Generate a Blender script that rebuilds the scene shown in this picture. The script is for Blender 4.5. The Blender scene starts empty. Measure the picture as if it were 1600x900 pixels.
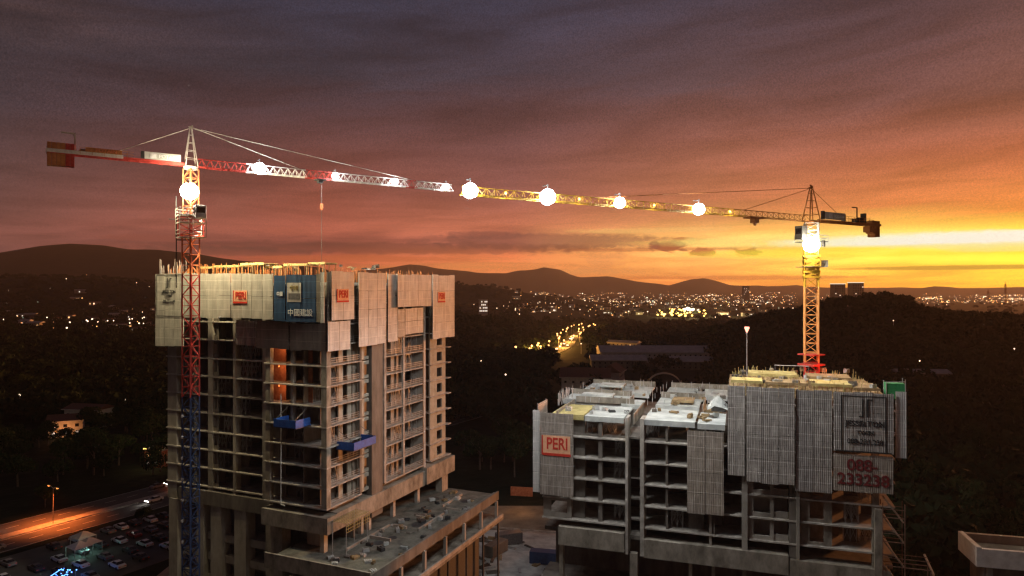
import bpy, math, random
import numpy as np
from mathutils import Vector, Matrix, noise as mnoise
random.seed(7)
rng = np.random.default_rng(7)
SC = bpy.context.scene
COL = SC.collection
ZC, F = 60.0, 1600 * 24 / 36.0
R = math.radians

# ------------------------------------------------------------------ helpers
def srgb(r, g, b):
    def f(c):
        c /= 255.0
        return c / 12.92 if c <= 0.04045 else ((c + 0.055) / 1.055) ** 2.4
    return (f(r), f(g), f(b), 1.0)

def P(px, py, Y):
    """a point at depth Y seen in the direction of photograph pixel (px, py)"""
    return Vector(((px - 800) / F * Y, Y, ZC + (450 - py) / F * Y))

def tag(o, label=None, cat=None, group=None, kind=None):
    if label: o['label'] = label
    if cat: o['category'] = cat
    if group: o['group'] = group
    if kind: o['kind'] = kind
    return o

def empty(name, loc=(0, 0, 0), rz=0, label=None, cat=None, group=None):
    o = bpy.data.objects.new(name, None)
    o.empty_display_size = 0.5
    o.location = loc
    o.rotation_euler = (0, 0, rz)
    COL.objects.link(o)
    return tag(o, label, cat, group)

class MB:
    def __init__(s):
        s.v = []; s.f = []
    def face(s, pts):
        n = len(s.v); s.v += [tuple(p) for p in pts]; s.f.append(tuple(range(n, n + len(pts))))
    def box(s, x0, x1, y0, y1, z0, z1):
        n = len(s.v)
        s.v += [(x0, y0, z0), (x1, y0, z0), (x1, y1, z0), (x0, y1, z0), (x0, y0, z1), (x1, y0, z1), (x1, y1, z1), (x0, y1, z1)]
        s.f += [tuple(n + i for i in q) for q in ((0, 3, 2, 1), (4, 5, 6, 7), (0, 1, 5, 4), (1, 2, 6, 5), (2, 3, 7, 6), (3, 0, 4, 7))]
        return s
    def bar(s, p, q, w, w2=None, sides=4):
        p, q = Vector(p), Vector(q); d = q - p
        if d.length < 1e-6: return s
        d.normalize()
        up = Vector((0, 0, 1)) if abs(d.z) < 0.9 else Vector((1, 0, 0))
        a = d.cross(up).normalized(); b = d.cross(a).normalized()
        w2 = w if w2 is None else w2
        n = len(s.v)
        for c, r in ((p, w), (q, w2)):
            for k in range(sides):
                t = 2 * math.pi * (k + 0.5) / sides
                s.v.append(tuple(c + a * (math.cos(t) * r * 0.5 * (1.414 if sides == 4 else 1)) + b * (math.sin(t) * r * 0.5 * (1.414 if sides == 4 else 1))))
        for k in range(sides):
            k2 = (k + 1) % sides
            s.f.append((n + k, n + k2, n + sides + k2, n + sides + k))
        s.f.append(tuple(n + k for k in range(sides))[::-1]); s.f.append(tuple(n + sides + k for k in range(sides)))
        return s
    def sphere(s, c, r, seg=8, ring=5, sz=1.0):
        c = Vector(c); n = len(s.v)
        s.v.append((c.x, c.y, c.z + r * sz))
        for i in range(1, ring):
            ph = math.pi * i / ring
            for k in range(seg):
                th = 2 * math.pi * k / seg
                s.v.append((c.x + r * math.sin(ph) * math.cos(th), c.y + r * math.sin(ph) * math.sin(th), c.z + r * sz * math.cos(ph)))
        s.v.append((c.x, c.y, c.z - r * sz))
        last = len(s.v) - 1
        for k in range(seg):
            s.f.append((n, n + 1 + k, n + 1 + (k + 1) % seg))
            s.f.append((last, last - 1 - k, last - 1 - (k + 1) % seg))
        for i in range(ring - 2):
            for k in range(seg):
                a = n + 1 + i * seg
                s.f.append((a + k, a + seg + k, a + seg + (k + 1) % seg, a + (k + 1) % seg))
        return s
    def prism(s, pts, z0, z1):
        n = len(s.v); m = len(pts)
        s.v += [(x, y, z0) for x, y in pts] + [(x, y, z1) for x, y in pts]
        s.f.append(tuple(range(n + m - 1, n - 1, -1))); s.f.append(tuple(range(n + m, n + 2 * m)))
        for k in range(m):
            k2 = (k + 1) % m
            s.f.append((n + k, n + k2, n + m + k2, n + m + k))
        return s
    def xprism(s, pts, x0, x1):
        """profile of (y, z) points extruded along x"""
        n = len(s.v); m = len(pts)
        s.v += [(x0, y, z) for y, z in pts] + [(x1, y, z) for y, z in pts]
        s.f.append(tuple(range(n + m - 1, n - 1, -1))); s.f.append(tuple(range(n + m, n + 2 * m)))
        for k in range(m):
            k2 = (k + 1) % m
            s.f.append((n + k, n + k2, n + m + k2, n + m + k))
        return s
    def mesh(s, name):
        me = bpy.data.meshes.new(name)
        me.from_pydata(s.v, [], s.f); me.validate(); me.update()
        return me
    def build(s, name, mat, parent=None, loc=None, rz=0, bevel=0):
        me = s.mesh(name)
        for m in (mat if isinstance(mat, (list, tuple)) else [mat]): me.materials.append(m)
        o = bpy.data.objects.new(name, me); COL.objects.link(o)
        if parent: o.parent = parent
        if loc is not None: o.location = loc
        if rz: o.rotation_euler = (0, 0, rz)
        if bevel:
            b = o.modifiers.new('bevel', 'BEVEL'); b.width = bevel; b.segments = 2; b.limit_method = 'ANGLE'
        return o

def copy_tree(o, parent=None):
    c = o.copy(); COL.objects.link(c)
    if parent: c.parent = parent
    for ch in list(KIDS.get(o.name, o.children)): copy_tree(ch, c)
    return c
KIDS = {}

def np_mesh(name, verts, faces, mat, smooth=False):
    """faces: (n, k) array"""
    me = bpy.data.meshes.new(name)
    k = faces.shape[1]
    me.vertices.add(len(verts)); me.vertices.foreach_set('co', verts.astype(np.float32).ravel())
    me.loops.add(faces.size); me.loops.foreach_set('vertex_index', faces.astype(np.int32).ravel())
    me.polygons.add(len(faces)); me.polygons.foreach_set('loop_start', np.arange(0, faces.size, k, dtype=np.int32))
    me.polygons.foreach_set('loop_total', np.full(len(faces), k, dtype=np.int32))
    if smooth: me.polygons.foreach_set('use_smooth', np.ones(len(faces), dtype=bool))
    me.update(calc_edges=True); me.validate()
    me.materials.append(mat)
    o = bpy.data.objects.new(name, me); COL.objects.link(o)
    return o

# ------------------------------------------------------------------ materials
def new_mat(name):
    m = bpy.data.materials.new(name); m.use_nodes = True
    nt = m.node_tree; b = nt.nodes['Principled BSDF']
    return m, nt, b

def noisy(name, c1, c2, scale=1.0, rough=0.85, detail=6, bump=0.15, metal=0.0, stretch=(1, 1, 1), coord='Object', bdist=0.05, third=None):
    m, nt, b = new_mat(name)
    tc = nt.nodes.new('ShaderNodeTexCoord'); mp = nt.nodes.new('ShaderNodeMapping')
    mp.inputs['Scale'].default_value = stretch
    nt.links.new(tc.outputs[coord], mp.inputs['Vector'])
    n = nt.nodes.new('ShaderNodeTexNoise'); n.inputs['Scale'].default_value = scale; n.inputs['Detail'].default_value = detail; n.inputs['Roughness'].default_value = 0.65
    nt.links.new(mp.outputs[0], n.inputs['Vector'])
    cr = nt.nodes.new('ShaderNodeValToRGB')
    cr.color_ramp.elements[0].position = 0.32; cr.color_ramp.elements[0].color = (*c1, 1)
    cr.color_ramp.elements[1].position = 0.68; cr.color_ramp.elements[1].color = (*c2, 1)
    if third:
        e = cr.color_ramp.elements.new(0.85); e.color = (*third, 1)
    nt.links.new(n.outputs['Fac'], cr.inputs[0])
    nt.links.new(cr.outputs[0], b.inputs['Base Color'])
    b.inputs['Roughness'].default_value = rough; b.inputs['Metallic'].default_value = metal
    if bump:
        n2 = nt.nodes.new('ShaderNodeTexNoise'); n2.inputs['Scale'].default_value = scale * 6; n2.inputs['Detail'].default_value = 4
        nt.links.new(mp.outputs[0], n2.inputs['Vector'])
        bp = nt.nodes.new('ShaderNodeBump'); bp.inputs['Strength'].default_value = bump; bp.inputs['Distance'].default_value = bdist
        nt.links.new(n2.outputs['Fac'], bp.inputs['Height']); nt.links.new(bp.outputs[0], b.inputs['Normal'])
    return m

def emis(name, col, strength, sample=False):
    m, nt, b = new_mat(name)
    b.inputs['Base Color'].default_value = (*col, 1)
    b.inputs['Emission Color'].default_value = (*col, 1)
    b.inputs['Emission Strength'].default_value = strength
    if not sample: m.cycles.emission_sampling = 'NONE'
    return m

def screen_mat(name, base, line, dark, mesh=False):
    """profiled sheet or perforated mesh climbing screen: ribs, sheet joints, stains"""
    m, nt, b = new_mat(name)
    tc = nt.nodes.new('ShaderNodeTexCoord')
    sep = nt.nodes.new('ShaderNodeSeparateXYZ'); nt.links.new(tc.outputs['Object'], sep.inputs[0])
    def math_(op, a, v=None, c=None):
        n = nt.nodes.new('ShaderNodeMath'); n.operation = op
        for i, q in enumerate((a, v, c)):
            if q is None: continue
            if isinstance(q, (int, float)): n.inputs[i].default_value = q
            else: nt.links.new(q, n.inputs[i])
        return n.outputs[0]
    def lines(sock, period, width, off=0.0):
        t = math_('MULTIPLY_ADD', sock, 1 / period, off)
        return math_('LESS_THAN', math_('FRACT', t), width / period)
    def mix(fac, a, c, blend='MIX'):
        n = nt.nodes.new('ShaderNodeMix'); n.data_type = 'RGBA'; n.blend_type = blend
        if isinstance(fac, (int, float)): n.inputs[0].default_value = fac
        else: nt.links.new(fac, n.inputs[0])
        for k, q in ((6, a), (7, c)):
            if isinstance(q, tuple): n.inputs[k].default_value = q
            else: nt.links.new(q, n.inputs[k])
        return n.outputs[2]
    nz = nt.nodes.new('ShaderNodeTexNoise'); nz.inputs['Scale'].default_value = 0.8; nz.inputs['Detail'].default_value = 7
    mp = nt.nodes.new('ShaderNodeMapping'); mp.inputs['Scale'].default_value = (1.6, 1, 0.35)
    nt.links.new(tc.outputs['Object'], mp.inputs[0]); nt.links.new(mp.outputs[0], nz.inputs['Vector'])
    cr = nt.nodes.new('ShaderNodeValToRGB')
    cr.color_ramp.elements[0].position = 0.3; cr.color_ramp.elements[0].color = (*[c * 0.62 for c in base], 1)
    cr.color_ramp.elements[1].position = 0.7; cr.color_ramp.elements[1].color = (*base, 1)
    nt.links.new(nz.outputs['Fac'], cr.inputs[0])
    col = cr.outputs[0]
    # lighter battens and a horizontal weave that is not quite regular
    nj = nt.nodes.new('ShaderNodeTexNoise'); nj.inputs['Scale'].default_value = 0.5
    nt.links.new(tc.outputs['Object'], nj.inputs['Vector'])
    zj = math_('MULTIPLY_ADD', nj.outputs['Fac'], 0.25, sep.outputs['Z'])
    nh = nt.nodes.new('ShaderNodeTexNoise'); nh.inputs['Scale'].default_value = 3.0; nh.inputs['Detail'].default_value = 2
    mh = nt.nodes.new('ShaderNodeMapping'); mh.inputs['Scale'].default_value = (0.15, 0.15, 2.2)
    nt.links.new(tc.outputs['Object'], mh.inputs[0]); nt.links.new(mh.outputs[0], nh.inputs['Vector'])
    hf = math_('MULTIPLY', math_('GREATER_THAN', nh.outputs['Fac'], 0.56), 0.32 if mesh else 0.2)
    col = mix(hf, col, (*dark, 1))
    if mesh:
        nv = nt.nodes.new('ShaderNodeTexNoise'); nv.inputs['Scale'].default_value = 3.0; nv.inputs['Detail'].default_value = 2
        mv = nt.nodes.new('ShaderNodeMapping'); mv.inputs['Scale'].default_value = (1.7, 0.15, 0.12)
        nt.links.new(tc.outputs['Object'], mv.inputs[0]); nt.links.new(mv.outputs[0], nv.inputs['Vector'])
        col = mix(math_('MULTIPLY', math_('GREATER_THAN', nv.outputs['Fac'], 0.55), 0.32), col, (*line, 1))
    col = mix(math_('MULTIPLY', lines(zj, 1.62, 0.07), 0.75), col, (*line, 1))
    col = mix(math_('MULTIPLY', lines(sep.outputs['X'], 1.21, 0.05), 0.55), col, (*dark, 1))
    nt.links.new(col, b.inputs['Base Color'])
    rib = math_('SINE', math_('MULTIPLY', sep.outputs['X'], 2 * math.pi / 0.25))
    bp = nt.nodes.new('ShaderNodeBump'); bp.inputs['Strength'].default_value = 0.5; bp.inputs['Distance'].default_value = 0.04
    nt.links.new(rib, bp.inputs['Height']); nt.links.new(bp.outputs[0], b.inputs['Normal'])
    b.inputs['Roughness'].default_value = 0.7
    return m

M = {}
M['concrete'] = noisy('concrete', (.2, .175, .14), (.42, .375, .31), .35, stretch=(1, 1, .45))
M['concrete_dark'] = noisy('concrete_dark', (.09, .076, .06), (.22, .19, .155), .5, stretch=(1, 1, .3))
M['concrete_stained'] = noisy('concrete_stained', (.12, .1, .072), (.38, .33, .26), .6, stretch=(1, 1, .5), third=(.17, .13, .08))
M['slab'] = noisy('slab', (.24, .21, .17), (.52, .47, .4), .6)
M['deck_dark'] = noisy('deck_dark', (.05, .048, .036), (.2, .185, .145), .5, third=(.28, .26, .2))
M['orange_brown'] = noisy('orange_brown', (.32, .09, .035), (.5, .2, .1), 1.5)
M['plaster'] = noisy('plaster', (.3, .27, .2), (.45, .41, .33), .8)
M['deck'] = noisy('deck', (.3, .31, .29), (.62, .63, .58), .35, third=(.25, .24, .2))
M['ply'] = noisy('ply', (.16, .1, .045), (.42, .3, .15), .7)
M['ply_yellow'] = noisy('ply_yellow', (.3, .23, .07), (.58, .48, .2), .8)
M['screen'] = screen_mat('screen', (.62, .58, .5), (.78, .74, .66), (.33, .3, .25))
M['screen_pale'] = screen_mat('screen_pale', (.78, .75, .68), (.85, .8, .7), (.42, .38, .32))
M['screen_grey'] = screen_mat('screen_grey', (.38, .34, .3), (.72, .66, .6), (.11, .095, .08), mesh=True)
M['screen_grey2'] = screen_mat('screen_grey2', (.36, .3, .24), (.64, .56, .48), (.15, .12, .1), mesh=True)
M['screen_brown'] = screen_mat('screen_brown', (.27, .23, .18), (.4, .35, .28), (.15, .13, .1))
M['screen_blue'] = screen_mat('screen_blue', (.008, .06, .15), (.03, .12, .25), (.01, .03, .06))
M['red'] = noisy('red_steel', (.42, .03, .025), (.6, .07, .05), 3, rough=.5, bump=0)
M['orange'] = noisy('orange_steel', (.6, .14, .045), (.78, .25, .1), 3, rough=.5, bump=0)
M['amber'] = noisy('amber_steel', (.7, .3, .08), (.85, .42, .14), 3, rough=.5, bump=0)
M['yellow'] = noisy('yellow_steel', (.55, .3, .02), (.75, .48, .05), 3, rough=.5, bump=0)
M['rusty'] = noisy('rusty_steel', (.38, .12, .03), (.55, .22, .06), 3, rough=.6, bump=0)
M['white'] = noisy('white_steel', (.6, .56, .5), (.8, .76, .7), 3, rough=.5, bump=0)
M['navy'] = noisy('navy_steel', (.015, .03, .08), (.03, .06, .15), 3, rough=.5, bump=0)
M['blue'] = noisy('blue_sheet', (.01, .06, .28), (.02, .12, .45), 2, rough=.6, bump=0)
M['steel'] = noisy('grey_steel', (.1, .1, .1), (.22, .21, .2), 3, rough=.5, metal=.4, bump=0)
M['galv'] = noisy('galvanised_steel', (.35, .35, .34), (.55, .55, .52), 3, rough=.45, metal=.3, bump=0)
M['scaf'] = noisy('scaffold_steel', (.12, .06, .04), (.22, .13, .09), 3, bump=0)
M['dark'] = noisy('dark_steel_and_shade', (.02, .02, .02), (.05, .05, .05), 3, rough=.6, bump=0)  # also paints the podium's shade and the deck openings
M['pipe'] = noisy('white_pipe', (.6, .58, .52), (.75, .72, .66), 3, rough=.4, bump=0)
M['green'] = noisy('green_net', (.01, .16, .05), (.03, .3, .1), 3, bump=0)
M['cw'] = noisy('counterweight_block', (.42, .14, .04), (.6, .25, .08), .9)
M['leaf'] = noisy('leaf', (.012, .023, .01), (.036, .056, .024), .25, coord='Object', bump=0, rough=.6)
M['leaf_light'] = noisy('leaf_light', (.016, .028, .011), (.05, .07, .03), .3, coord='Object', bump=0, rough=.6)
M['canopy'] = noisy('far_canopy', (.008, .017, .009), (.032, .047, .024), .02, coord='Object', bump=0)
M['bark'] = noisy('bark', (.05, .035, .025), (.12, .09, .07), 2)
M['asphalt'] = noisy('asphalt', (.05, .05, .05), (.085, .08, .075), .3)
M['paint'] = noisy('road_paint', (.5, .5, .48), (.75, .75, .7), 2, bump=0)
M['kerb'] = noisy('kerb', (.2, .2, .18), (.35, .34, .3), 1)
M['mud'] = noisy('site_ground', (.08, .075, .06), (.26, .24, .19), .12, third=(.32, .3, .24), bump=.6, bdist=.3)
M['rooftile'] = noisy('roof_tile', (.09, .04, .03), (.16, .07, .05), 2)
M['pale_parapet'] = noisy('pale_parapet', (.62, .56, .48), (.85, .8, .72), .9)
M['roofmetal'] = noisy('metal_roof', (.3, .29, .28), (.5, .48, .45), .2, rough=.6)
M['white_wall'] = noisy('white_wall', (.5, .47, .43), (.7, .66, .6), .6)
M['carglass'] = noisy('car_glass', (.01, .01, .012), (.02, .02, .025), 2, rough=.1, bump=0)
M['rubber'] = noisy('rubber', (.015, .015, .015), (.03, .03, .03), 3, bump=0)
M['lamp_white'] = emis('lamp_white', (.95, .97, 1.0), 60)
M['lamp_warm'] = emis('lamp_warm', (1.0, .93, .72), 60)
M['lamp_sodium'] = emis('lamp_sodium', (1.0, .34, .07), 2.4)
M['lamp_street'] = emis('lamp_street', (1.0, .5, .16), 3.2)
M['lamp_far_white'] = emis('lamp_far_white', (1.0, .74, .5), 3.2)
M['lamp_far_green'] = emis('lamp_far_green', (.75, 1.0, .75), 4)
M['lamp_yellow'] = emis('lamp_yellow', (1.0, .62, .13), 5)
M['lamp_red'] = emis('lamp_red', (1.0, .22, .12), 8)
M['lamp_blue'] = emis('lamp_blue', (.12, .35, 1.0), 6)
M['lamp_teal'] = emis('lamp_teal', (.45, 1.0, .9), 5)
M['win_warm'] = emis('window_warm', (1.0, .55, .22), 1.4)
M['win_white'] = emis('window_white', (1.0, .85, .7), 1.3)
M['headlight'] = emis('headlight', (1.0, .93, .82), 30)
M['taillight'] = emis('taillight', (1.0, .04, .02), 5)

for k_ in ('leaf', 'leaf_light', 'canopy'):
    b_ = M[k_].node_tree.nodes['Principled BSDF']; b_.inputs['Specular IOR Level'].default_value = .05; b_.inputs['Roughness'].default_value = 1
# ------------------------------------------------------------------ terrain
def tab(pairs):
    xs = np.array([p[0] for p in pairs], float); ys = np.array([p[1] for p in pairs], float)
    return lambda u: np.interp(u, xs, ys)
RIDGES = [  # depth, width (in log depth), crest height in pixels of the photo at that depth, tree allowance
    (4200, .30, tab([(-400, 400), (-100, 402), (0, 397), (60, 385), (110, 381), (165, 385), (200, 390), (250, 392), (300, 398), (350, 405), (430, 413), (500, 418), (560, 440), (620, 470)]), 0),
    (2100, .22, tab([(-400, 428), (0, 430), (70, 428), (150, 431), (220, 435), (300, 440), (430, 447), (560, 455), (620, 470), (3000, 500)]), 8),
    (8500, .22, tab([(300, 460), (500, 430), (600, 420), (640, 414), (665, 415), (700, 421), (740, 426), (790, 428), (812, 423), (835, 420), (850, 417), (875, 422), (890, 429), (906, 433), (950, 433), (985, 437), (1010, 441), (1045, 446), (1065, 440), (1080, 437), (1100, 436), (1120, 440), (1140, 445), (1200, 447), (1245, 446), (1260, 449), (1440, 450), (1460, 447), (1500, 450), (1560, 450), (1620, 448), (2200, 440)]), 0),
    (2300, .12, tab([(400, 500), (560, 460), (640, 446), (700, 437), (725, 442), (765, 441), (790, 447), (830, 455), (870, 459), (905, 464), (960, 474), (1010, 486), (1100, 500), (3000, 500)]), 8),
    (620, .20, tab([(-400, 560), (1080, 560), (1120, 508), (1200, 486), (1250, 477), (1290, 466), (1330, 459), (1380, 456), (1428, 461), (1446, 480), (1520, 485), (1600, 490), (1800, 480), (3000, 480)]), 11),
    (900, .18, tab([(-400, 520), (0, 522), (270, 525), (420, 515), (560, 500), (640, 490), (700, 486), (780, 500), (840, 520), (3000, 560)]), 9),
]
def ground(x, y):
    x = np.asarray(x, float); y = np.asarray(y, float)
    az = np.arctan2(x, y); r = np.hypot(x, y)
    u = 800 + F * np.tan(np.clip(az, -1.15, 1.15))
    D = r * np.maximum(np.cos(az), .38)
    h = np.zeros_like(r)
    for (d0, w, fn, tr) in RIDGES:
        top = ZC + (450 - fn(u)) / F * d0 - tr
        g = np.maximum(top, 0) * np.exp(-(np.log(np.maximum(D, 1) / d0) / w) ** 2)
        h = np.maximum(h, g)
    far = np.clip((r - 700) / 1500, 0, 1)
    h = h + far * (2.2 * np.sin(x / 95 + 1.3) * np.sin(y / 130) + 1.5 * np.sin(x / 47) * np.cos(y / 61))
    m = np.clip((r - 3000) / 3000, 0, 1)
    h = h + m * np.clip(h / 120, 0, 1) * (5 * np.sin(x / 210 + y / 900) + 4 * np.sin(x / 97 + 2))
    return h

az = np.concatenate([np.radians(np.linspace(-180, -48, 60, endpoint=False)), np.radians(np.linspace(-48, 48, 620, endpoint=False)), np.radians(np.linspace(48, 180, 60, endpoint=False))])
rad = np.concatenate([[0.5], np.geomspace(20, 16000, 230)])
A_, R_ = np.meshgrid(az, rad)
X_, Y_ = R_ * np.sin(A_), R_ * np.cos(A_)
Zg = ground(X_, Y_)
V = np.stack([X_, Y_, Zg], -1).reshape(-1, 3)
na, nr = len(az), len(rad)
ii, jj = np.meshgrid(np.arange(nr - 1), np.arange(na), indexing='ij')
a0 = ii * na + jj; a1 = ii * na + (jj + 1) % na
Fc = np.stack([a0, a0 + na, a1 + na, a1], -1).reshape(-1, 4)
M['land'] = noisy('land', (.009, .014, .009), (.022, .028, .018), .02, coord='Object', bump=.5, bdist=2, third=(.035, .036, .026))
M['land'].node_tree.nodes['Principled BSDF'].inputs['Specular IOR Level'].default_value = .05
ter = np_mesh('terrain', V, Fc, M['land'], smooth=True); tag(ter, kind='structure')

def gz(x, y): return float(ground(x, y))

# ------------------------------------------------------------------ building frames
def frame_for(cx, cy, ang):
    """local frame at (cx, cy): x axis (cos, -sin), y axis (sin, cos)"""
    return dict(c=(cx, cy), u=(math.cos(ang), -math.sin(ang)), v=(math.sin(ang), math.cos(ang)), rz=-ang)
def solve_x(fr, px, y):
    k = (px - 800) / F; c, u, v = fr['c'], fr['u'], fr['v']
    return -(c[0] + y * v[0] - k * (c[1] + y * v[1])) / (u[0] - k * u[1])
def solve_y(fr, px, x):
    k = (px - 800) / F; c, u, v = fr['c'], fr['u'], fr['v']
    return -(c[0] + x * u[0] - k * (c[1] + x * u[1])) / (v[0] - k * v[1])
def wpt(fr, x, y, z):
    c, u, v = fr['c'], fr['u'], fr['v']
    return Vector((c[0] + x * u[0] + y * v[0], c[1] + x * u[1] + y * v[1], z))
def z_of(fr, x, y, py):
    return ZC + (450 - py) / F * wpt(fr, x, y, 0).y

LB = frame_for(-29.1, 107.0, R(23.3))
RB = frame_for(19.4, 101.6, R(18.45))

def text_mesh(s, size, mat, name, parent, loc, bold=.0, sx=1.0, align='CENTER', rot=(R(90), 0, 0)):
    cu = bpy.data.curves.new(name, 'FONT'); cu.body = s; cu.size = size; cu.align_x = align; cu.align_y = 'CENTER'
    cu.extrude = .02; cu.offset = bold
    tmp = bpy.data.objects.new('tmp', cu); COL.objects.link(tmp)
    bpy.context.view_layer.update()
    me = bpy.data.meshes.new_from_object(tmp.evaluated_get(bpy.context.evaluated_depsgraph_get()))
    bpy.data.objects.remove(tmp); bpy.data.curves.remove(cu)
    me.name = name; me.materials.clear(); me.materials.append(mat)
    o = bpy.data.objects.new(name, me); COL.objects.link(o)
    o.parent = parent; o.location = loc; o.rotation_euler = rot; o.scale = (sx, 1, 1)
    return o
M['red_letter'] = noisy('red_letter', (.5, .02, .01), (.65, .05, .02), 3, bump=0)
M['maroon_letter'] = noisy('maroon_letter', (.12, .01, .01), (.2, .02, .02), 3, bump=0)
M['black_letter'] = noisy('black_letter', (.01, .01, .01), (.03, .03, .03), 3, bump=0)
M['white_letter'] = noisy('white_letter', (.6, .6, .6), (.8, .8, .8), 3, bump=0)
M['logo_board'] = noisy('logo_board', (.72, .36, .18), (.85, .48, .28), 2, bump=0)

def screen(fr, face, a0, a1, z0, z1, off, mat, label, group='climbing formwork screens', sign=None):
    """a climbing screen hanging outside the building. Its mesh is local: x along its width, y outwards negative."""
    if a0 > a1: a0, a1 = a1, a0
    mid = (a0 + a1) / 2; w = a1 - a0; h = z1 - z0
    if face == 'front': loc = wpt(fr, mid, off, z0); rz = fr['rz']
    else: loc = wpt(fr, off, mid, z0); rz = fr['rz'] + R(90)
    t = empty('climbing_screen', loc, rz, label, 'formwork screen', group)
    mb = MB(); n = max(1, round(w / 2.4)); ww = w / n
    for i in range(n):
        nr_ = max(1, round(h / 3.3)); lo = random.uniform(0, .2); hi_ = h - random.uniform(0, .2)
        for j in range(nr_):
            dy = random.uniform(-.02, .02); q0, q1 = lo + (hi_ - lo) * j / nr_, lo + (hi_ - lo) * (j + 1) / nr_
            mb.box(-w / 2 + i * ww + random.uniform(.008, .035), -w / 2 + (i + 1) * ww - random.uniform(.008, .035), -.05 + dy, .05 + dy, q0 + .012, q1 - random.uniform(.012, .045))
    mb.build('sheeting', mat, t, bevel=0)
    fb = MB()
    for x in (-w / 2 + .25, w / 2 - .25):
        fb.box(x - .07, x + .07, .08, .24, .1, h - .1)
    for k in range(max(2, int(h / 2.6))):
        z = .5 + k * 2.6
        if z < h - .2: fb.box(-w / 2 + .05, w / 2 - .05, .1, .2, z, z + .1)
    fb.box(-w / 2 + .03, w / 2 - .03, .26, 1.0, h * .36, h * .36 + .06)
    fb.build('bracing', M['steel'], t)
    if sign: sign(t, w, h)
    return t

def peri(xc, zc, s, txt='PERI'):
    def f(t, w, h):
        bw, bh = 3.1 * s, 1.9 * s
        MB().box(xc * w - bw / 2, xc * w + bw / 2, -.1, -.075, zc * h - bh / 2, zc * h + bh / 2).build('sign_board', M['logo_board'], t)
        e = MB(); e.box(xc * w - bw / 2 - .12 * s, xc * w - bw / 2 + .06 * s, -.14, -.103, zc * h - bh / 2, zc * h + bh / 2)
        e.box(xc * w - bw / 2 - .12 * s, xc * w + bw / 2, -.14, -.103, zc * h - bh / 2 - .34 * s, zc * h - bh / 2 - .03 * s)
        e.build('sign_stripe', M['red_letter'], t)
        text_mesh(txt, 1.72 * s, M['red_letter'], 'lettering', t, (xc * w + .1 * s, -.13, zc * h + .02), bold=.035, sx=.78)
    return f

def add_point(name, loc, energy, color, radius=.4, parent=None, spot=None, rot=None, blend=.3):
    ld = bpy.data.lights.new(name, 'SPOT' if spot else 'POINT')
    ld.energy = energy; ld.color = color; ld.shadow_soft_size = radius
    if spot: ld.spot_size = spot; ld.spot_blend = blend
    o = bpy.data.objects.new(name, ld); COL.objects.link(o); o.location = loc
    if rot: o.rotation_euler = rot
    if parent: o.parent = parent
    return o

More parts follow.
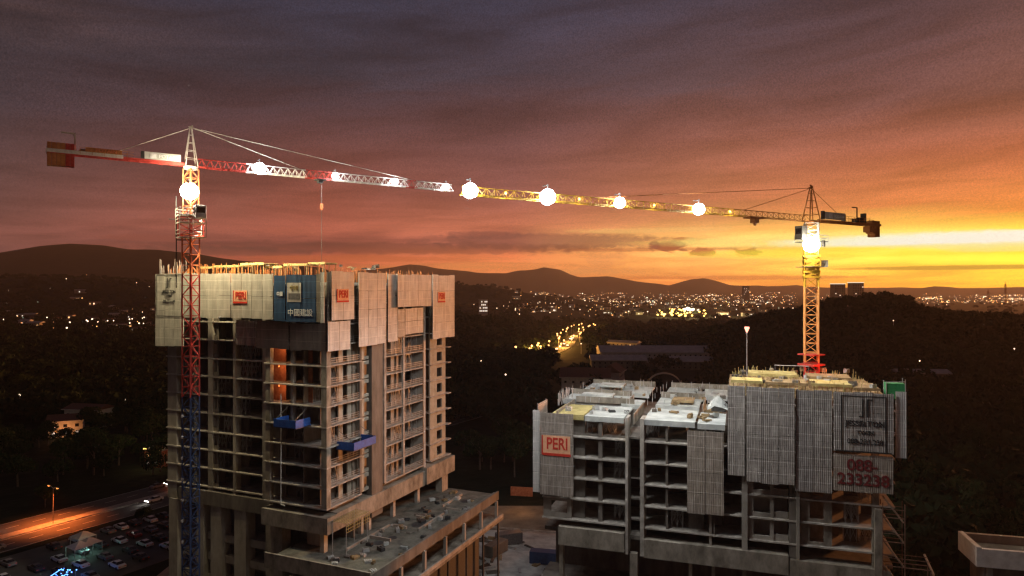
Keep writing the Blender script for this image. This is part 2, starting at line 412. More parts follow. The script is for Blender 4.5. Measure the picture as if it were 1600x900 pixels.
# ------------------------------------------------------------------ left tower
def build_left():
    fr = LB
    T = empty('apartment_tower', wpt(fr, 0, 0, 0), fr['rz'], 'tall unfinished concrete apartment tower wrapped in pale screens at its top, on the left', 'building')
    xl = solve_x(fr, 262, 2)          # left end
    xb = solve_x(fr, 415, 0)          # step between the recessed wing and the corner block
    yb = solve_y(fr, 697, 0)          # far end of the right face
    floors = [25.4 + 3.2 * k for k in range(11)] + [60.6]
    for k, z in enumerate(floors):
        mb = MB()
        e = .35
        pts = [(xl, 2 - e), (xb - .1, 2 - e), (xb - .1, -e), (e, -e), (e, solve_y(fr, 563, 0)), (-.6, solve_y(fr, 563, 0)), (-.6, solve_y(fr, 599, 0)),
               (e, solve_y(fr, 599, 0)), (e, solve_y(fr, 660, 0)), (-1.5, solve_y(fr, 660, 0)), (-1.5, solve_y(fr, 672, 0)), (.3, solve_y(fr, 672, 0)), (.55, yb + .6), (xl, yb)]
        mb.prism(pts, z - .2, z)
        mb.build('floor_slab', M['slab'], T)
    # structure of the front, recessed wing
    zt, zb = 60.4, 25.4
    def wall(name, x0, x1, y0, y1, z0, z1, mat):
        return MB().box(x0, x1, y0, y1, z0, z1).build(name, mat, T)
    def fx(px, y): return solve_x(fr, px, y)
    def fy(px, x): return solve_y(fr, px, x)
    wall('shear_wall', fx(262, 1.8), fx(276, 1.8), 1.8, 9, zb - 3, zt, M['concrete'])
    wall('column', fx(325, 1.7), fx(332, 1.7), 1.7, 3.2, zb - 3, zt, M['concrete'])
    wall('column', fx(364, 1.7), fx(368, 1.7), 1.7, 3.0, zb - 3, zt, M['concrete'])
    wall('column', fx(410, 1.5), fx(415, 1.5), 1.5, 3.4, zb - 3, zt, M['concrete'])
    wall('column', fx(303, 1.7), fx(306, 1.7), 1.7, 2.5, zb - 3, zt, M['concrete_dark'])
    # inner partition walls, one storey high each, with door openings
    def pw(x0, x1, y0, y1, mat='concrete_dark', gap=True):
        x0, x1 = min(x0, x1), max(x0, x1); y0, y1 = min(y0, y1), max(y0, y1)
        cuts = sorted(random.sample(range(1, 10), 2)) if gap and random.random() < .75 else []
        a = 0
        for c in cuts + [None]:
            hi = 60.4 if c is None else floors[c] - .2
            if hi - floors[a] > 1: MB().box(x0, x1, y0, y1, floors[a], hi).build('partition_wall', M[mat], T)
            if c is not None: a = min(c + 1, 10)
    for (pa, pb, y) in ((278, 300, 6), (309, 324, 5), (340, 352, 4), (352, 362, 7.5), (370, 390, 4.8), (392, 409, 8.5)): pw(fx(pa, y), fx(pb, y), y, y + .2)
    xs = sorted([fx(p, 9.5) for p in (262, 290, 320, 350, 380, 410)])
    for i in range(5): pw(xs[i] + .5, xs[i + 1] - .6, 9.5, 9.7, gap=False)
    pw(fx(449, 3.2), fx(462, 3.2), 3.2, 3.4); pw(fx(475, 5.0), fx(497, 5.0), 5.0, 5.2); pw(-2.2, -2.0, 1.0, 5); pw(fx(470, 7.6), -1.2, 7.6, 7.8, gap=False)
    pw(-1.4, -1.2, fy(529, -1.2), fy(536, -1.2), 'plaster', False); pw(-1.0, -.8, fy(543, -.8), fy(549, -.8), 'plaster', False); pw(-5.4, -5.2, 1.0, fy(560, -5), 'concrete', False)
    pw(-1.5, -1.3, fy(610, -1.4), fy(615, -1.4), 'concrete', False); pw(-1.9, -1.7, fy(618, -1.9), fy(621, -1.9), 'concrete', True); pw(-2.4, -2.2, fy(641, -2.3), fy(659, -2.3), 'concrete_dark', True); pw(-4.0, -3.8, fy(600, 0) - 2, fy(661, 0), 'concrete_dark', False)
    for k in range(11):
        z0, z1 = floors[k], floors[k + 1] - .2
        w = MB()  # slotted window wall between the first and second column
        x0, x1 = fx(332, 2), fx(341, 2)
        w.box(x0, x0 + .25, 2, 2.2, z0, z1); w.box(x1 - .35, x1, 2, 2.2, z0, z1)
        w.box(x0 + .25, x1 - .35, 2, 2.2, z0, z0 + .75); w.box(x0 + .25, x1 - .35, 2, 2.2, z1 - .55, z1)
        w.build('window_wall', M['concrete_dark'], T)
        # corner block, front side
        c = MB()
        c.box(fx(417, .2), fx(417, .2) + 1.0, .2, .4, z0, z1)
        c.box(fx(422, 2.2), fx(447, 2.2), 2.2, 2.4, z0, z1)
        c.build('infill_wall', M['orange_brown'] if k in (5, 6, 7) else M['concrete_dark'], T)  # orange of warm light put into the colour on these storeys
        if k in (5, 6, 7):
            lx, ly = fx(436, 1.0), 1.0
            MB().bar((lx, ly, z1), (lx, ly, z1 - .35), .05).sphere((lx, ly, z1 - .45), .09).build('work_or_added_lamp', M['lamp_sodium'], T)  # lamp added to warm the infill walls
            add_point('work_or_added_glow', (lx, ly, z1 - .8), 55, (1.0, .42, .16), .1, T)  # light of the added lamp
        if k in (5, 6, 7):
            MB().box(fx(476, 2.0), fx(488, 2.0), 2.0, 2.15, z0, z1 - .5).build('infill_wall', M['orange_brown'], T)  # same orange, warm light put into the wall colour
        # right face: open bays near the corner
        MB().box(-.9, -.72, fy(550, -.8), fy(563, -.8), z0, z1).build('infill_wall', M['concrete_stained'], T)
        ra = MB()   # edge rails at the open bays
        for zz in (.35, .7, 1.05):
            ra.bar((.15, .9, z0 + zz), (.15, fy(561, .15), z0 + zz), .05)
        for yy in np.linspace(.9, fy(561, .15), 6): ra.bar((.15, yy, z0), (.15, yy, z0 + 1.1), .05)
        ra.build('edge_rail', M['galv'], T)
        # window strip
        y0, y1 = fy(565, 0), fy(580.5, 0); w0, w1 = fy(569.5, 0), fy(577.5, 0)
        w = MB(); w.box(-.35, -.05, y0, w0, z0, z1); w.box(-.35, -.05, w1, y1, z0, z1)
        w.box(-.35, -.05, w0, w1, z0, z0 + .55); w.box(-.35, -.05, w0, w1, z0 + 2.35, z1)
        w.box(-2.6, -2.4, y0, y1 + 3, z0, z1)
        w.build('window_wall', M['plaster'], T)
        # big open bays of the middle
        ya, yc, yd = fy(600, 0), fy(630, 0), fy(661, 0)
        ra = MB()
        for zz in (.4, .75, 1.1):
            ra.bar((.2, ya + .3, z0 + zz), (.2, yd, z0 + zz), .045)
        for yy in np.linspace(ya + .3, yd, 9): ra.bar((.2, yy, z0), (.2, yy, z0 + 1.1), .045)
        ra.build('edge_rail', M['galv'], T)
        # far end bay with square windows
        y0, y1 = fy(672, 0), fy(696, 0); w0, w1 = fy(682.5, 0), fy(690.5, 0)
        w = MB(); w.box(-.3, 0, y0, w0, z0, z1); w.box(-.3, 0, w1, y1, z0, z1)
        w.box(-.3, 0, w0, w1, z0, z0 + .5); w.box(-.3, 0, w0, w1, z0 + 2.3, z1)
        w.box(-2.2, -2.0, y0, y1, z0, z1)
        w.build('window_wall', M['plaster'], T)
        MB().box(-.6, .75, y1 - .4, y1 + 1.1, z0 - .2 - .003, z0 + .003).build('slab_stub', M['slab'], T)
    wall('column', -.75, .3, -.3, .75, zb - .2, zt, M['concrete_stained'])
    wall('column', fx(415, -.2), fx(422, -.2), -.2, .6, zb - .2, zt, M['concrete_stained'])
    wall('column', fx(454, .1), fx(457.5, .1), .1, .8, floors[4], zt, M['concrete'])
    wall('column', -.2, .25, fy(561, .1), fy(564, .1), zb, zt, M['concrete_dark'])
    wall('shear_wall', -.5, .6, fy(581, .6), fy(598, .6), 20.5, zt + 1.5, M['concrete_dark'])
    wall('column', .05, .42, fy(599, .2), fy(602, .2), zb, zt, M['slab'])
    wall('column', .05, .42, fy(628.5, .2), fy(631, .2), zb, zt, M['slab'])
    wall('shear_wall', -2.6, -.1, fy(661.5, 0), fy(664.5, 0), zb - 2, zt, M['concrete'])
    wall('downpipe', .3, .46, fy(663, .4), fy(664.2, .4), zb - 1, zt, M['pipe'])
    wall('shear_wall', -2.2, -1.8, fy(665, -2), fy(672, -2), zb - 2, zt, M['concrete_dark'])
    # core, so that the sky does not show through
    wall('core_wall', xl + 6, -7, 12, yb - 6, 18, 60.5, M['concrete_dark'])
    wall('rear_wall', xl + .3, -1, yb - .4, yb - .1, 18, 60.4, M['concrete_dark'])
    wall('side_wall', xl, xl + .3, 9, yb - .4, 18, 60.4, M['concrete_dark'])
    # transfer beams
    b = MB(); b.box(fx(278, 1.2), xb - .2, 1.2, 2.6, 22.3, 24.7)
    b.build('transfer_beam', M['concrete_dark'], T)
    b = MB(); b.box(xb - .1, .9, -.9, 1.6, 21.6, 24.2)
    b.build('transfer_beam', M['concrete_stained'], T)
    b = MB(); b.box(-.9, .9, 1.6, fy(664, .9), 21.6, 24.35)
    b.build('transfer_beam', M['concrete_stained'], T)
    b = MB(); b.box(-.9, 1.3, fy(665, 1.0), fy(710, 1.2), 21.7, 24.9)
    b.build('transfer_beam', M['concrete_stained'], T)
    MB().box(xl, -.9, 1.6 if False else 2.6, yb, 23.8, 24.6).build('transfer_slab', M['concrete_dark'], T)
    # columns and beams under the transfer floor
    for (pa, pb, y, yy) in ((264, 277, 1.5, 3.5), (307, 318, 1.5, 2.6), (329, 345, 1.4, 3.2), (366, 384, 1.4, 3.2)):
        wall('column', fx(pa, y), fx(pb, y), y, y + yy - 1, 0, 22.3, M['concrete'])
    wall('column', fx(415, 1), fx(441, 1), 1.0, 3, 0, 21.6, M['concrete_stained'])
    wall('column', -1.1, -.3, -.2, .7, 18.4, 21.6, M['plaster'])
    wall('column', fx(480, 2), fx(499, 2), 2, 2.6, 18.4, 21.6, M['concrete'])
    for px in (563, 575, 613, 651):
        wall('column', -.5, .2, fy(px, 0), fy(px + 3.5, 0), 18.4, 21.6, M['slab'])
    wall('column', -.6, .9, fy(688, .5), fy(697, .5), 18.4, 21.7, M['concrete_stained'])
    for z in (17.2, 13.6, 9.8):
        MB().box(xl + 1, xb - 1, 2.4, 6, z - 1.3, z).build('podium_beam', M['concrete'], T)
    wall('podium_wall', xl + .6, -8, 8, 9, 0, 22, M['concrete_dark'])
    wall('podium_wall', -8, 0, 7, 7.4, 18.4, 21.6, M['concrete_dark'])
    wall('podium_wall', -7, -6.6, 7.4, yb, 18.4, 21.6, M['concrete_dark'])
    # podium deck on the right with parapets
    d = MB(); d.box(-7, 12, -5.4, 38.5, 17.7, 18.4)
    d.build('podium_deck', M['deck_dark'], T)
    p = MB()
    p.box(-7.2, 12.2, -5.7, -5.4, 17.2, 19.5)
    p.build('parapet', M['concrete_stained'], T)
    p = MB()
    p.box(11.9, 12.2, -5.4, 38.5, 17.4, 19.1); p.box(11.3, 11.6, 10, 38, 18.4, 18.9)
    p.build('parapet', M['concrete_dark'], T)
    MB().box(-7, 13.0, -4, 39, 13.4, 13.9).build('podium_slab', M['concrete_stained'], T)
    MB().box(12.7, 13.0, -4, 39, 13.9, 14.5).build('parapet', M['slab'], T)
    for y in range(2, 40, 7):
        MB().box(12.0, 12.5, y, y + .5, 13.9, 17.4).build('column', M['concrete'], T)
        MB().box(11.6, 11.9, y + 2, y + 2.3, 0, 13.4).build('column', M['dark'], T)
    wall('podium_wall', -7, 9, 0, 36, 0, 13.4, M['dark'])  # near black colour in place of shade under the podium
    wall('podium_wall', 7.5, 7.8, -4, 38, 13.9, 17.7, M['dark'])  # same dark colour in place of shade between the decks
    u = MB()
    for (x, y, w, l, h) in ((3.2, 14, 2.6, .35, .5), (4, 20, 3.5, .3, .4), (2.5, 8, 4, .3, .5), (7, 26, 3, .3, .4), (8, 14, .3, 9, .5), (2.2, 2, .3, 12, .45), (5.5, 27, .3, 8, .4)):
        u.box(x, x + w, y, y + l, 18.4, 18.4 + h)
    u.build('upstand_wall', M['concrete'], T)
    h = MB()
    for (x, y, w, l) in ((5.2, 15.5, 2.4, 3.4), (5.0, 9, 1.6, 1.6), (4, 6, 1.8, 1.8), (8.6, 20, 1.5, 1.6), (7, 31, 2, 2)):
        h.prism([(x + w / 2 * (1 + math.cos(t)), y + l / 2 * (1 + math.sin(t))) for t in np.linspace(0, 2 * math.pi, 14)[:-1]], 18.4, 18.43)
    h.build('painted_opening', M['dark'], T)  # thin dark discs, the darkness of openings put into colour
    # white drainpipe on the corner block
    pp = MB(); x = fx(439, -.7)
    pp.bar((x, -.7, 25.2), (x, -.7, 43), .16, sides=8); pp.bar((x, -.7, 25.2), (x + .8, -.7, 25.1), .16, sides=8)
    pp.build('downpipe', M['pipe'], T)
    # propping deck at the foot of the right face
    # roof deck, formwork and starter bars
    MB().box(xl, .2, 1.8, yb, 60.6, 60.9).build('roof_deck', M['deck'], T)
    return T, xl, xb, yb, fx, fy
LT, LXL, LXB, LYB, lfx, lfy = build_left()

def left_screens():
    fr = LB; y = -1.3
    def f(pa, pb, za, zb, mat, label, yy=y, sign=None): return screen(fr, 'front', lfx(pa, yy), lfx(pb, yy), za, zb, yy, M[mat], label, sign=sign)
    def g(pa, pb, za, zb, mat, label, xx=1.3, sign=None): return screen(fr, 'right', lfy(pa, xx), lfy(pb, xx), za, zb, xx, M[mat], label, sign=sign)
    def jj(t, w, h):
        e = MB(); x0, x1, z0, z1 = -w / 2 + .4, w / 2 - .35, h * .42, h - .35
        for q in ((x0, x0 + .09, z0, z1), (x1 - .09, x1, z0, z1), (x0, x1, z0 - .09, z0), (x0, x1, z1, z1 + .09)):
            e.box(q[0], q[1], -.12, -.09, q[2], q[3])
        c = (x0 + x1) / 2
        for s in (-1, 1):
            e.box(c + s * .28 - .07, c + s * .28 + .07, -.14, -.1, z1 - 2.2, z1 - .5)
        e.box(c + .2, c + .62, -.15, -.1, z1 - .62, z1 - .5); e.box(c - .6, c - .28, -.15, -.1, z1 - 2.2, z1 - 2.08)
        e.build('sign_frame', M['black_letter'], t)
        text_mesh('JESSELTON', .72, M['black_letter'], 'lettering', t, (c, -.12, z1 - 2.9), .01, .9)
        text_mesh('TWIN', .5, M['black_letter'], 'lettering', t, (c, -.12, z1 - 3.65), .01)
        text_mesh('088-233 238', .62, M['black_letter'], 'lettering', t, (c, -.12, z1 - 4.55), .01, .9)
    f(243, 287, 49.8, 62.6, 'screen', 'pale screen with black framed phone number notice at the left end of the left tower', sign=jj)
    f(288, 322, 54.9, 62.6, 'screen', 'cream screen partly behind the red crane mast on the left tower')
    f(322, 360, 54.9, 62.6, 'screen', 'plain cream screen between the crane mast and the first red lettered screen')
    f(361.5, 427, 54.9, 62.5, 'screen', 'wide cream screen with red letters beside the blue screens', sign=peri(-.27, .5, .95, 'PERI'))
    def blue1(t, w, h):
        text_mesh('中國', .8, M['white_letter'], 'lettering', t, (.1, -.12, h * .58), .01, .8)
    def blue2(t, w, h):
        MB().box(-w / 2 + .3, -w / 2 + 3.1, -.1, -.075, h * .42, h * .82).build('sign_board', M['screen'], t)
        e = MB()
        e.box(-w / 2 + .55, -w / 2 + 2.85, -.13, -.103, h * .47, h * .6); e.build('sign_panel', M['steel'], t)
        text_mesh('中國', .95, M['ply_yellow'], 'lettering', t, (-w / 2 + 1.7, -.13, h * .7), .01, .9)
        text_mesh('中國建設', 1.25, M['white_letter'], 'lettering', t, (-.1, -.12, h * .19), .005, 1.0)
    f(428, 446, 54.6, 62.2, 'screen_blue', 'narrow dark blue screen with two small white characters', sign=blue1)
    f(447, 494, 54.6, 62.2, 'screen_blue', 'wide blue screen with a framed picture board and white characters', sign=blue2)
    f(494.5, 500, 54.6, 62.3, 'screen_brown', 'narrow grey screen strip right of the blue screen')
    f(501, 507, 54.5, 62.6, 'screen_pale', 'narrow pale screen strip on the near corner of the left tower', yy=-1.5)
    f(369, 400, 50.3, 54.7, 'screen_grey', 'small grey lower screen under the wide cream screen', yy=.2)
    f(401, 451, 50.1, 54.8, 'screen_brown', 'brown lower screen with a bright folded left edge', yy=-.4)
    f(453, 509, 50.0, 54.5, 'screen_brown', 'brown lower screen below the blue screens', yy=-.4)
    g(518, 553, 54.9, 62.7, 'screen_pale', 'warm lit screen with red letters next to the near corner of the left tower', sign=peri(-.02, .52, .95))
    g(511, 517.5, 54.6, 62.6, 'screen_brown', 'narrow panel coloured dark for the gap beside the near corner', xx=.6)  # dark of the gap between screens put into this panel's colour
    g(512, 547, 50.0, 54.8, 'screen_pale', 'orange lit lower screen below the red lettered corner screen', xx=.8)
    g(560.5, 603, 50.2, 62.7, 'screen_pale', 'tall pale screen over two storeys, second group from the near corner', xx=1.5)
    g(606, 621, 50.4, 62.7, 'screen_pale', 'tall narrow pale screen left of the stepped screens', xx=1.1)
    g(621, 674, 56.4, 62.6, 'screen_pale', 'wide short pale screen in front of a lower one', xx=1.7)
    g(633, 661, 51.3, 56.3, 'screen_pale', 'lower pale screen under the wide short screen, right half', xx=.9)
    g(621.5, 632.5, 50.9, 56.3, 'screen', 'lower pale screen under the wide short screen, left half', xx=.9)
    g(676, 710, 49.8, 62.7, 'screen_pale', 'tall pale screen with red letters at the far right end of the left tower', xx=1.5, sign=peri(-.12, .66, .95))
left_screens()
def bay_scaffold(fr, x, y, z, w, l, label, grp):
    t = empty('shoring_scaffold', wpt(fr, x, y, z), fr['rz'], label, 'scaffold', grp)
    m = MB()
    for a in (0, w / 2, w):
        for b in (0, l): m.bar((a, b, 0), (a, b, 2.95), .07)
    for a, b in ((0, w / 2), (w / 2, w)):
        for c in (0, l):
            m.bar((a, c, .3), (b, c, 2.6), .05); m.bar((a, c, 2.6), (b, c, .3), .05); m.bar((a, c, 1.9), (b, c, 1.9), .05)
    for a in (0, w / 2, w): m.bar((a, 0, 2.6), (a, l, 2.6), .05); m.bar((a, 0, .9), (a, l, .9), .05)
    m.build('frame', M['galv'], t)
    MB().box(-.1, w + .1, -.1, l + .1, 2.88, 2.98).build('plank_deck', M['ply'], t)
for i in range(44):
    k = random.randint(0, 9); z = 25.4 + 3.2 * k
    if i % 2: bay_scaffold(LB, lfx(random.choice([283, 340, 352, 374, 388, 463, 480]), 3), random.uniform(2.6, 3.2), z, 1.8, 1.0, 'galvanised shoring frame standing in an open bay of the left tower front', 'shoring frames in the bays')
    else: bay_scaffold(LB, -2.1, lfy(random.choice([515, 522, 605, 618, 634, 642, 650]), -1), z, 1.1, 2.0, 'galvanised shoring frame standing in an open bay of the left tower right face', 'shoring frames in the bays of the right face')

# things on the left tower's roof
def rebar_field(name, fr, x0, x1, y0, y1, z, n, hmax, mat, label, group):
    mb = MB()
    for _ in range(n):
        x = random.uniform(x0, x1); y = random.uniform(y0, y1); h = random.uniform(.5, 1) * hmax
        dx, dy = random.uniform(-.12, .12), random.uniform(-.12, .12)
        mb.bar((x, y, 0), (x + dx, y + dy, h), .06)
    o = mb.build(name, mat, None, wpt(fr, 0, 0, z), fr['rz'])
    return tag(o, label, 'rebar', group, 'stuff' if n > 60 else None)

def formwork_stack(fr, x, y, z, w, l, h, mat, label, group='formwork pieces on the roof decks'):
    t = empty('formwork_table', wpt(fr, x, y, z), fr['rz'], label, 'formwork', group)
    mb = MB(); mb.box(0, w, 0, l, h - .12, h); mb.box(-.05, w + .05, -.06, 0, h - .34, h + .05)
    mb.build('panel', mat, t)
    lg = MB()
    for i in range(3):
        for j in (0.15, l - .25):
            lg.box(.2 + i * (w - .5) / 2, .3 + i * (w - .5) / 2, j, j + .1, 0, h - .12)
    lg.box(0, w, .3, .4, h - .3, h - .12); lg.box(0, w, l - .4, l - .3, h - .3, h - .12)
    lg.build('prop', M['ply'], t)
    return t
k = 0
descr = ['yellow plywood formwork table on the left tower roof, %s' % s for s in
         ('leftmost beside the crane mast', 'second from the crane mast', 'third from the crane mast', 'behind the red lettered screen', 'behind the blue screens', 'near the front corner')]
for i, (pa, pb) in enumerate(((311, 332), (334, 372), (376, 412), (415, 440), (443, 480), (482, 507))):
    y = 3.5 + (i % 2) * 2
    xa, xb2 = lfx(pa, y), lfx(pb, y)
    formwork_stack(LB, xa, y, 60.9, xb2 - xa, 3.5, 2.9 + .25 * (i % 3), M['ply_yellow'], descr[i])
rebar_field('rebar_cluster', LB, LXL + 1, -1, .5, 3, 60.9, 160, 3.4, M['rusty'], 'row of thin upright steel bars along the front edge of the left tower roof', 'rebar on the roofs')
rebar_field('rebar_cluster', LB, -5, -.5, 6, 38, 60.9, 140, 2.6, M['rusty'], 'scattered upright steel bars along the right edge of the left tower roof', 'rebar on the roofs')
rebar_field('rebar_cluster', LB, lfx(255, 1), lfx(280, 1), 0, 3, 60.9, 26, 4.4, M['galv'], 'tall thin posts above the notice screen at the left tower corner', 'rebar on the roofs')
# blue loading platforms
def platform(loc, rz, w, label):
    t = empty('loading_platform', loc, rz, label, 'platform', 'blue loading platforms on the left tower')
    MB().box(-w / 2, w / 2, -2.6, 1.0, -.15, 0).build('platform_deck', M['navy'], t)
    s = MB(); s.box(-w / 2, w / 2, -2.65, -2.58, 0, 1.2); s.build('side_panel', M['blue'], t)
    s = MB(); s.box(-w / 2, -w / 2 + .06, -2.58, .8, 0, 1.2); s.build('side_panel', M['blue'], t)
    s = MB(); s.box(w / 2 - .06, w / 2, -2.58, .8, 0, 1.2); s.build('side_panel', M['blue'], t)
    s = MB()
    for x in (-w / 2 + .3, w / 2 - .3): s.bar((x, -2.4, 1.2), (x, .9, 3.0), .06)
    s.build('tie_rod', M['steel'], t)
platform(wpt(LB, lfx(460, -1), -.6, 38.3), LB['rz'], 4.4, 'blue loading platform sticking out of the front of the left tower')
platform(wpt(LB, .6, lfy(553, 1), 34.2), LB['rz'] + R(90), 6.0, 'blue loading platform on the right face of the left tower, lower one')
# tangle of formwork at the foot of the right face
t = empty('mesh_scaffold', wpt(LB, 2.0, lfy(545, 2), 18.4), LB['rz'], 'lit wire mesh work platform on thin props at the foot of the left tower', 'scaffold')
s = MB()
for i in range(12): s.bar((-1.2, i * .55 - 3, 5.2), (1.8, i * .55 - 3, 5.2), .05)
for i in range(8): s.bar((-1.2 + i * .43, -3, 5.2), (-1.2 + i * .43, 3.2, 5.2), .05)
for i in range(12): s.bar((1.8, i * .55 - 3, 3.7), (1.8, i * .55 - 3, 5.2), .05)
for z in (3.7, 4.2, 4.7): s.bar((1.8, -3, z), (1.8, 3.2, z), .05)
s.build('mesh_platform', M['ply_yellow'], t)
for (x, y) in ((-1, -2.8), (1.6, -2.8), (-1, 2.8), (1.6, 2.8)):
    MB().bar((x, y, 0), (x, y, 5.2), .12, sides=6).build('prop', M['galv'], t)

# ------------------------------------------------------------------ right building
def build_right():
    fr = RB
    T = empty('apartment_block', wpt(fr, 0, 0, 0), fr['rz'], 'lower unfinished concrete apartment block with a pale roof deck and grey screens, on the right', 'building')
    def fx(px, y): return solve_x(fr, px, y)
    def wall(name, x0, x1, y0, y1, z0, z1, mat): return MB().box(x0, x1, y0, y1, z0, z1).build(name, mat, T)
    xl, xm, xr = fx(848, 0), fx(1136, 0), fx(1398, 0)
    floors = [24.5 + 3.2 * k for k in range(6)]     # roof deck of the low part at 40.5
    for k, z in enumerate(floors[:-1]):
        MB().prism([(xl, -.3), (fx(979, 0), -.3), (fx(979, 0), 3), (fx(1003, 0), 3), (fx(1003, 0), -.3), (xr, -.3), (xr, 30), (xl, 34)], z - .22, z).build('floor_slab', M['slab'], T)
    for z in (40.5, 43.7):
        MB().box(xm + .1, xr, -.25, 22, z - .22, z).build('floor_slab', M['slab'], T)
    MB().box(xm + .1, xr - .2, .3, 23, 44.6, 44.9).build('roof_deck', M['ply'], T)
    # roof deck bays of the low part
    for (x0, x1, y0, y1, z, mt) in ((fx(862, 0), fx(912, 0), 0, 9, 40.55, 'ply_yellow'), (fx(914, 0), fx(975, 0), -.2, 9.5, 40.5, 'deck'), (fx(1006, 0), fx(1086, 0), -.3, 9.8, 40.5, 'deck'), (fx(1090, 0), fx(1133, 0), -.3, 9.0, 40.4, 'deck'),
                                (xl, -4.5, 13, 19.5, 40.7, 'deck'), (-5.2, -1.8, 12.2, 17.5, 40.5, 'deck'), (.5, 7.5, 12.5, 20.5, 40.6, 'deck'), (8.2, 11.0, 13.5, 20, 40.0, 'ply'),
                                (xl + 1, -9, 23.5, 34, 40.8, 'deck'), (-8.2, -2, 24, 33, 40.6, 'deck'), (.8, 6, 23, 34, 40.6, 'deck'), (7.5, 13, 24.5, 33, 40.7, 'deck')):
        b = MB(); b.box(x0, x1, y0, y1, z - .25, z); b.box(x0, x1, y0, y0 + .2, z - .8, z - .25)
        b.build('roof_slab', M[mt], T)
    up = MB()
    for (x0, x1, y, h) in ((xl, -4.5, 19.6, .9), (-13, -3, 12.6, .7), (.5, 8, 20.7, .9), (xl + 1, -2, 34.1, .8), (-5.4, -5.1, 13, .8), (1, 12, 34.2, .8)):
        up.box(x0, x1, y, y + .18, 40.4, 40.7 + h)
    for (x, y0, y1) in ((-13.2, 0, 12), (-4.3, 13, 20), (-1.5, 1, 12), (8, 12, 21), (-8.6, 23, 33), (6.7, 23, 34)):
        up.box(x, x + .18, y0, y1, 39.4, 41.0)
    up.build('upstand_wall', M['concrete_stained'], T)
    MB().box(xl + .2, xm, .6, 34, 37.3, 37.6).build('lower_deck', M['concrete_dark'], T)
    for k in range(5):
        z0, z1 = floors[k], floors[k + 1] - .22
        d = MB()
        d.box(fx(849, 0), fx(861, 0), 0, .25, z0, z1); d.box(fx(861, 0), fx(886, 0), 0, .25, z0, z0 + .8); d.box(fx(886, 0), fx(893, 0), 0, .25, z0, z1)
        d.box(fx(861, 0), fx(886, 0), 0, .25, z1 - .4, z1)
        d.build('window_wall', M['concrete'], T)
        w = MB()   # window walls under the grey screens
        x = [fx(q, .1) for q in (1162, 1177, 1203, 1209, 1232)]
        w.box(x[0], x[1], .1, .4, z0, z1); w.box(x[2], x[3], .1, .4, z0, z1)
        w.box(x[1], x[2], .1, .4, z0, z0 + .55); w.box(x[1], x[2], .1, .4, z1 - .35, z1); w.box(x[3], x[4], .3, .5, z0, z0 + .9)
        w.box(x[1], x[4], 2.6, 2.8, z0, z1)
        w.build('window_wall', M['concrete'], T)
        w = MB()
        x = [fx(q, .2) for q in (1250, 1265, 1287, 1300)]
        w.box(x[0], x[1], .2, .45, z0, z1); w.box(x[2], x[3], .2, .45, z0, z1); w.box(x[1], x[2], .2, .45, z0, z0 + .4); w.box(x[0], x[3], 3, 3.2, z0, z1)
        w.build('window_wall', M['concrete_stained'], T)
    for i, (pa, pb, y) in enumerate(((895, 914, .8), (916, 936, 6), (942, 974, 7.5), (980, 1002, 9), (1008, 1040, 6), (1046, 1072, 8), (1076, 1100, 1.5), (1104, 1128, 4), (1131, 1160, 5), (1210, 1244, 4), (1285, 1310, 5), (1318, 1340, 3.2), (1345, 1370, 6))):
        c = random.randint(1, 4)
        for (a, b) in (((0, 5),) if i % 3 == 0 else ((0, c), (c + 1, 5))):
            if b > a: MB().box(fx(pa, y), fx(pb, y), y, y + .2, floors[a], floors[b] - .22).build('partition_wall', M['concrete_dark'], T)
    for (pa, pb, d, mt) in ((977, 981, 2.4, 'slab'), (1000, 1006, 2.4, 'slab')):
        wall('shear_wall', fx(pa, -.6), fx(pb, -.6), -.6, d, 20.3, 40.6, M[mt])
    wall('column', fx(935, 0), fx(941, 0), 0, .7, 24.5, 40, M['concrete_dark'])
    wall('column', fx(1040, 0), fx(1043.5, 0), 0, .6, 24.5, 40, M['concrete_dark'])
    wall('column', fx(1108, -.1), fx(1112, -.1), -.1, .6, 22, 40, M['concrete'])
    wall('column', fx(1159, -.5), fx(1168, -.5), -.5, .1, 22.5, 43, M['concrete'])
    wall('column', fx(1115, -.1), fx(1117, -.1), -.1, .4, 24, 40, M['concrete_dark'])
    wall('shear_wall', fx(1233, -.2), fx(1244, -.2), -.2, 2, 22.5, 43, M['concrete_dark'])
    wall('column', fx(1244.5, -.6), fx(1249.5, -.6), -.6, .2, 22.5, 43, M['concrete'])
    wall('column', fx(1363, -.2), fx(1374, -.2), -.2, .6, 22.5, 43, M['concrete_stained'])
    wall('core_wall', xl + 4, xr - 2, 12, 28, 10, 37.2, M['concrete_dark'])
    wall('core_wall', xm + 2, xr - 2, 6, 21, 37.3, 43.4, M['concrete_dark'])
    # transfer beams, columns below
    MB().box(fx(872, -.8), fx(975, -.8), -.8, 1.2, 20.6, 23.4).build('transfer_beam', M['concrete_stained'], T)
    MB().box(fx(1006, -.8), fx(1232, -.8), -.8, 1.2, 20.2, 22.9).build('transfer_beam', M['concrete_stained'], T)
    MB().box(fx(1234, -.8), fx(1392, -.8), -.8, 1.2, 20.0, 22.4).build('transfer_beam', M['concrete_stained'], T)
    MB().box(xl, xr, 1.2, 30, 22.0, 22.6).build('transfer_slab', M['concrete_dark'], T)
    for (pa, pb) in ((874, 880), (984, 996), (1076, 1081), (1112, 1117), (1160, 1166), (1250, 1258), (1370, 1376)):
        wall('column', fx(pa, 0), fx(pb, 0), 0, .9, 0, 20.3, M['concrete_stained'])
    wall('podium_wall', xl, xr, 8, 9, 0, 21.5, M['concrete_dark'])
    MB().box(xl - 1, xr + 2, -2, 8, 13.5, 14.2).build('podium_slab', M['concrete_dark'], T)
    return T, xl, xm, xr, fx
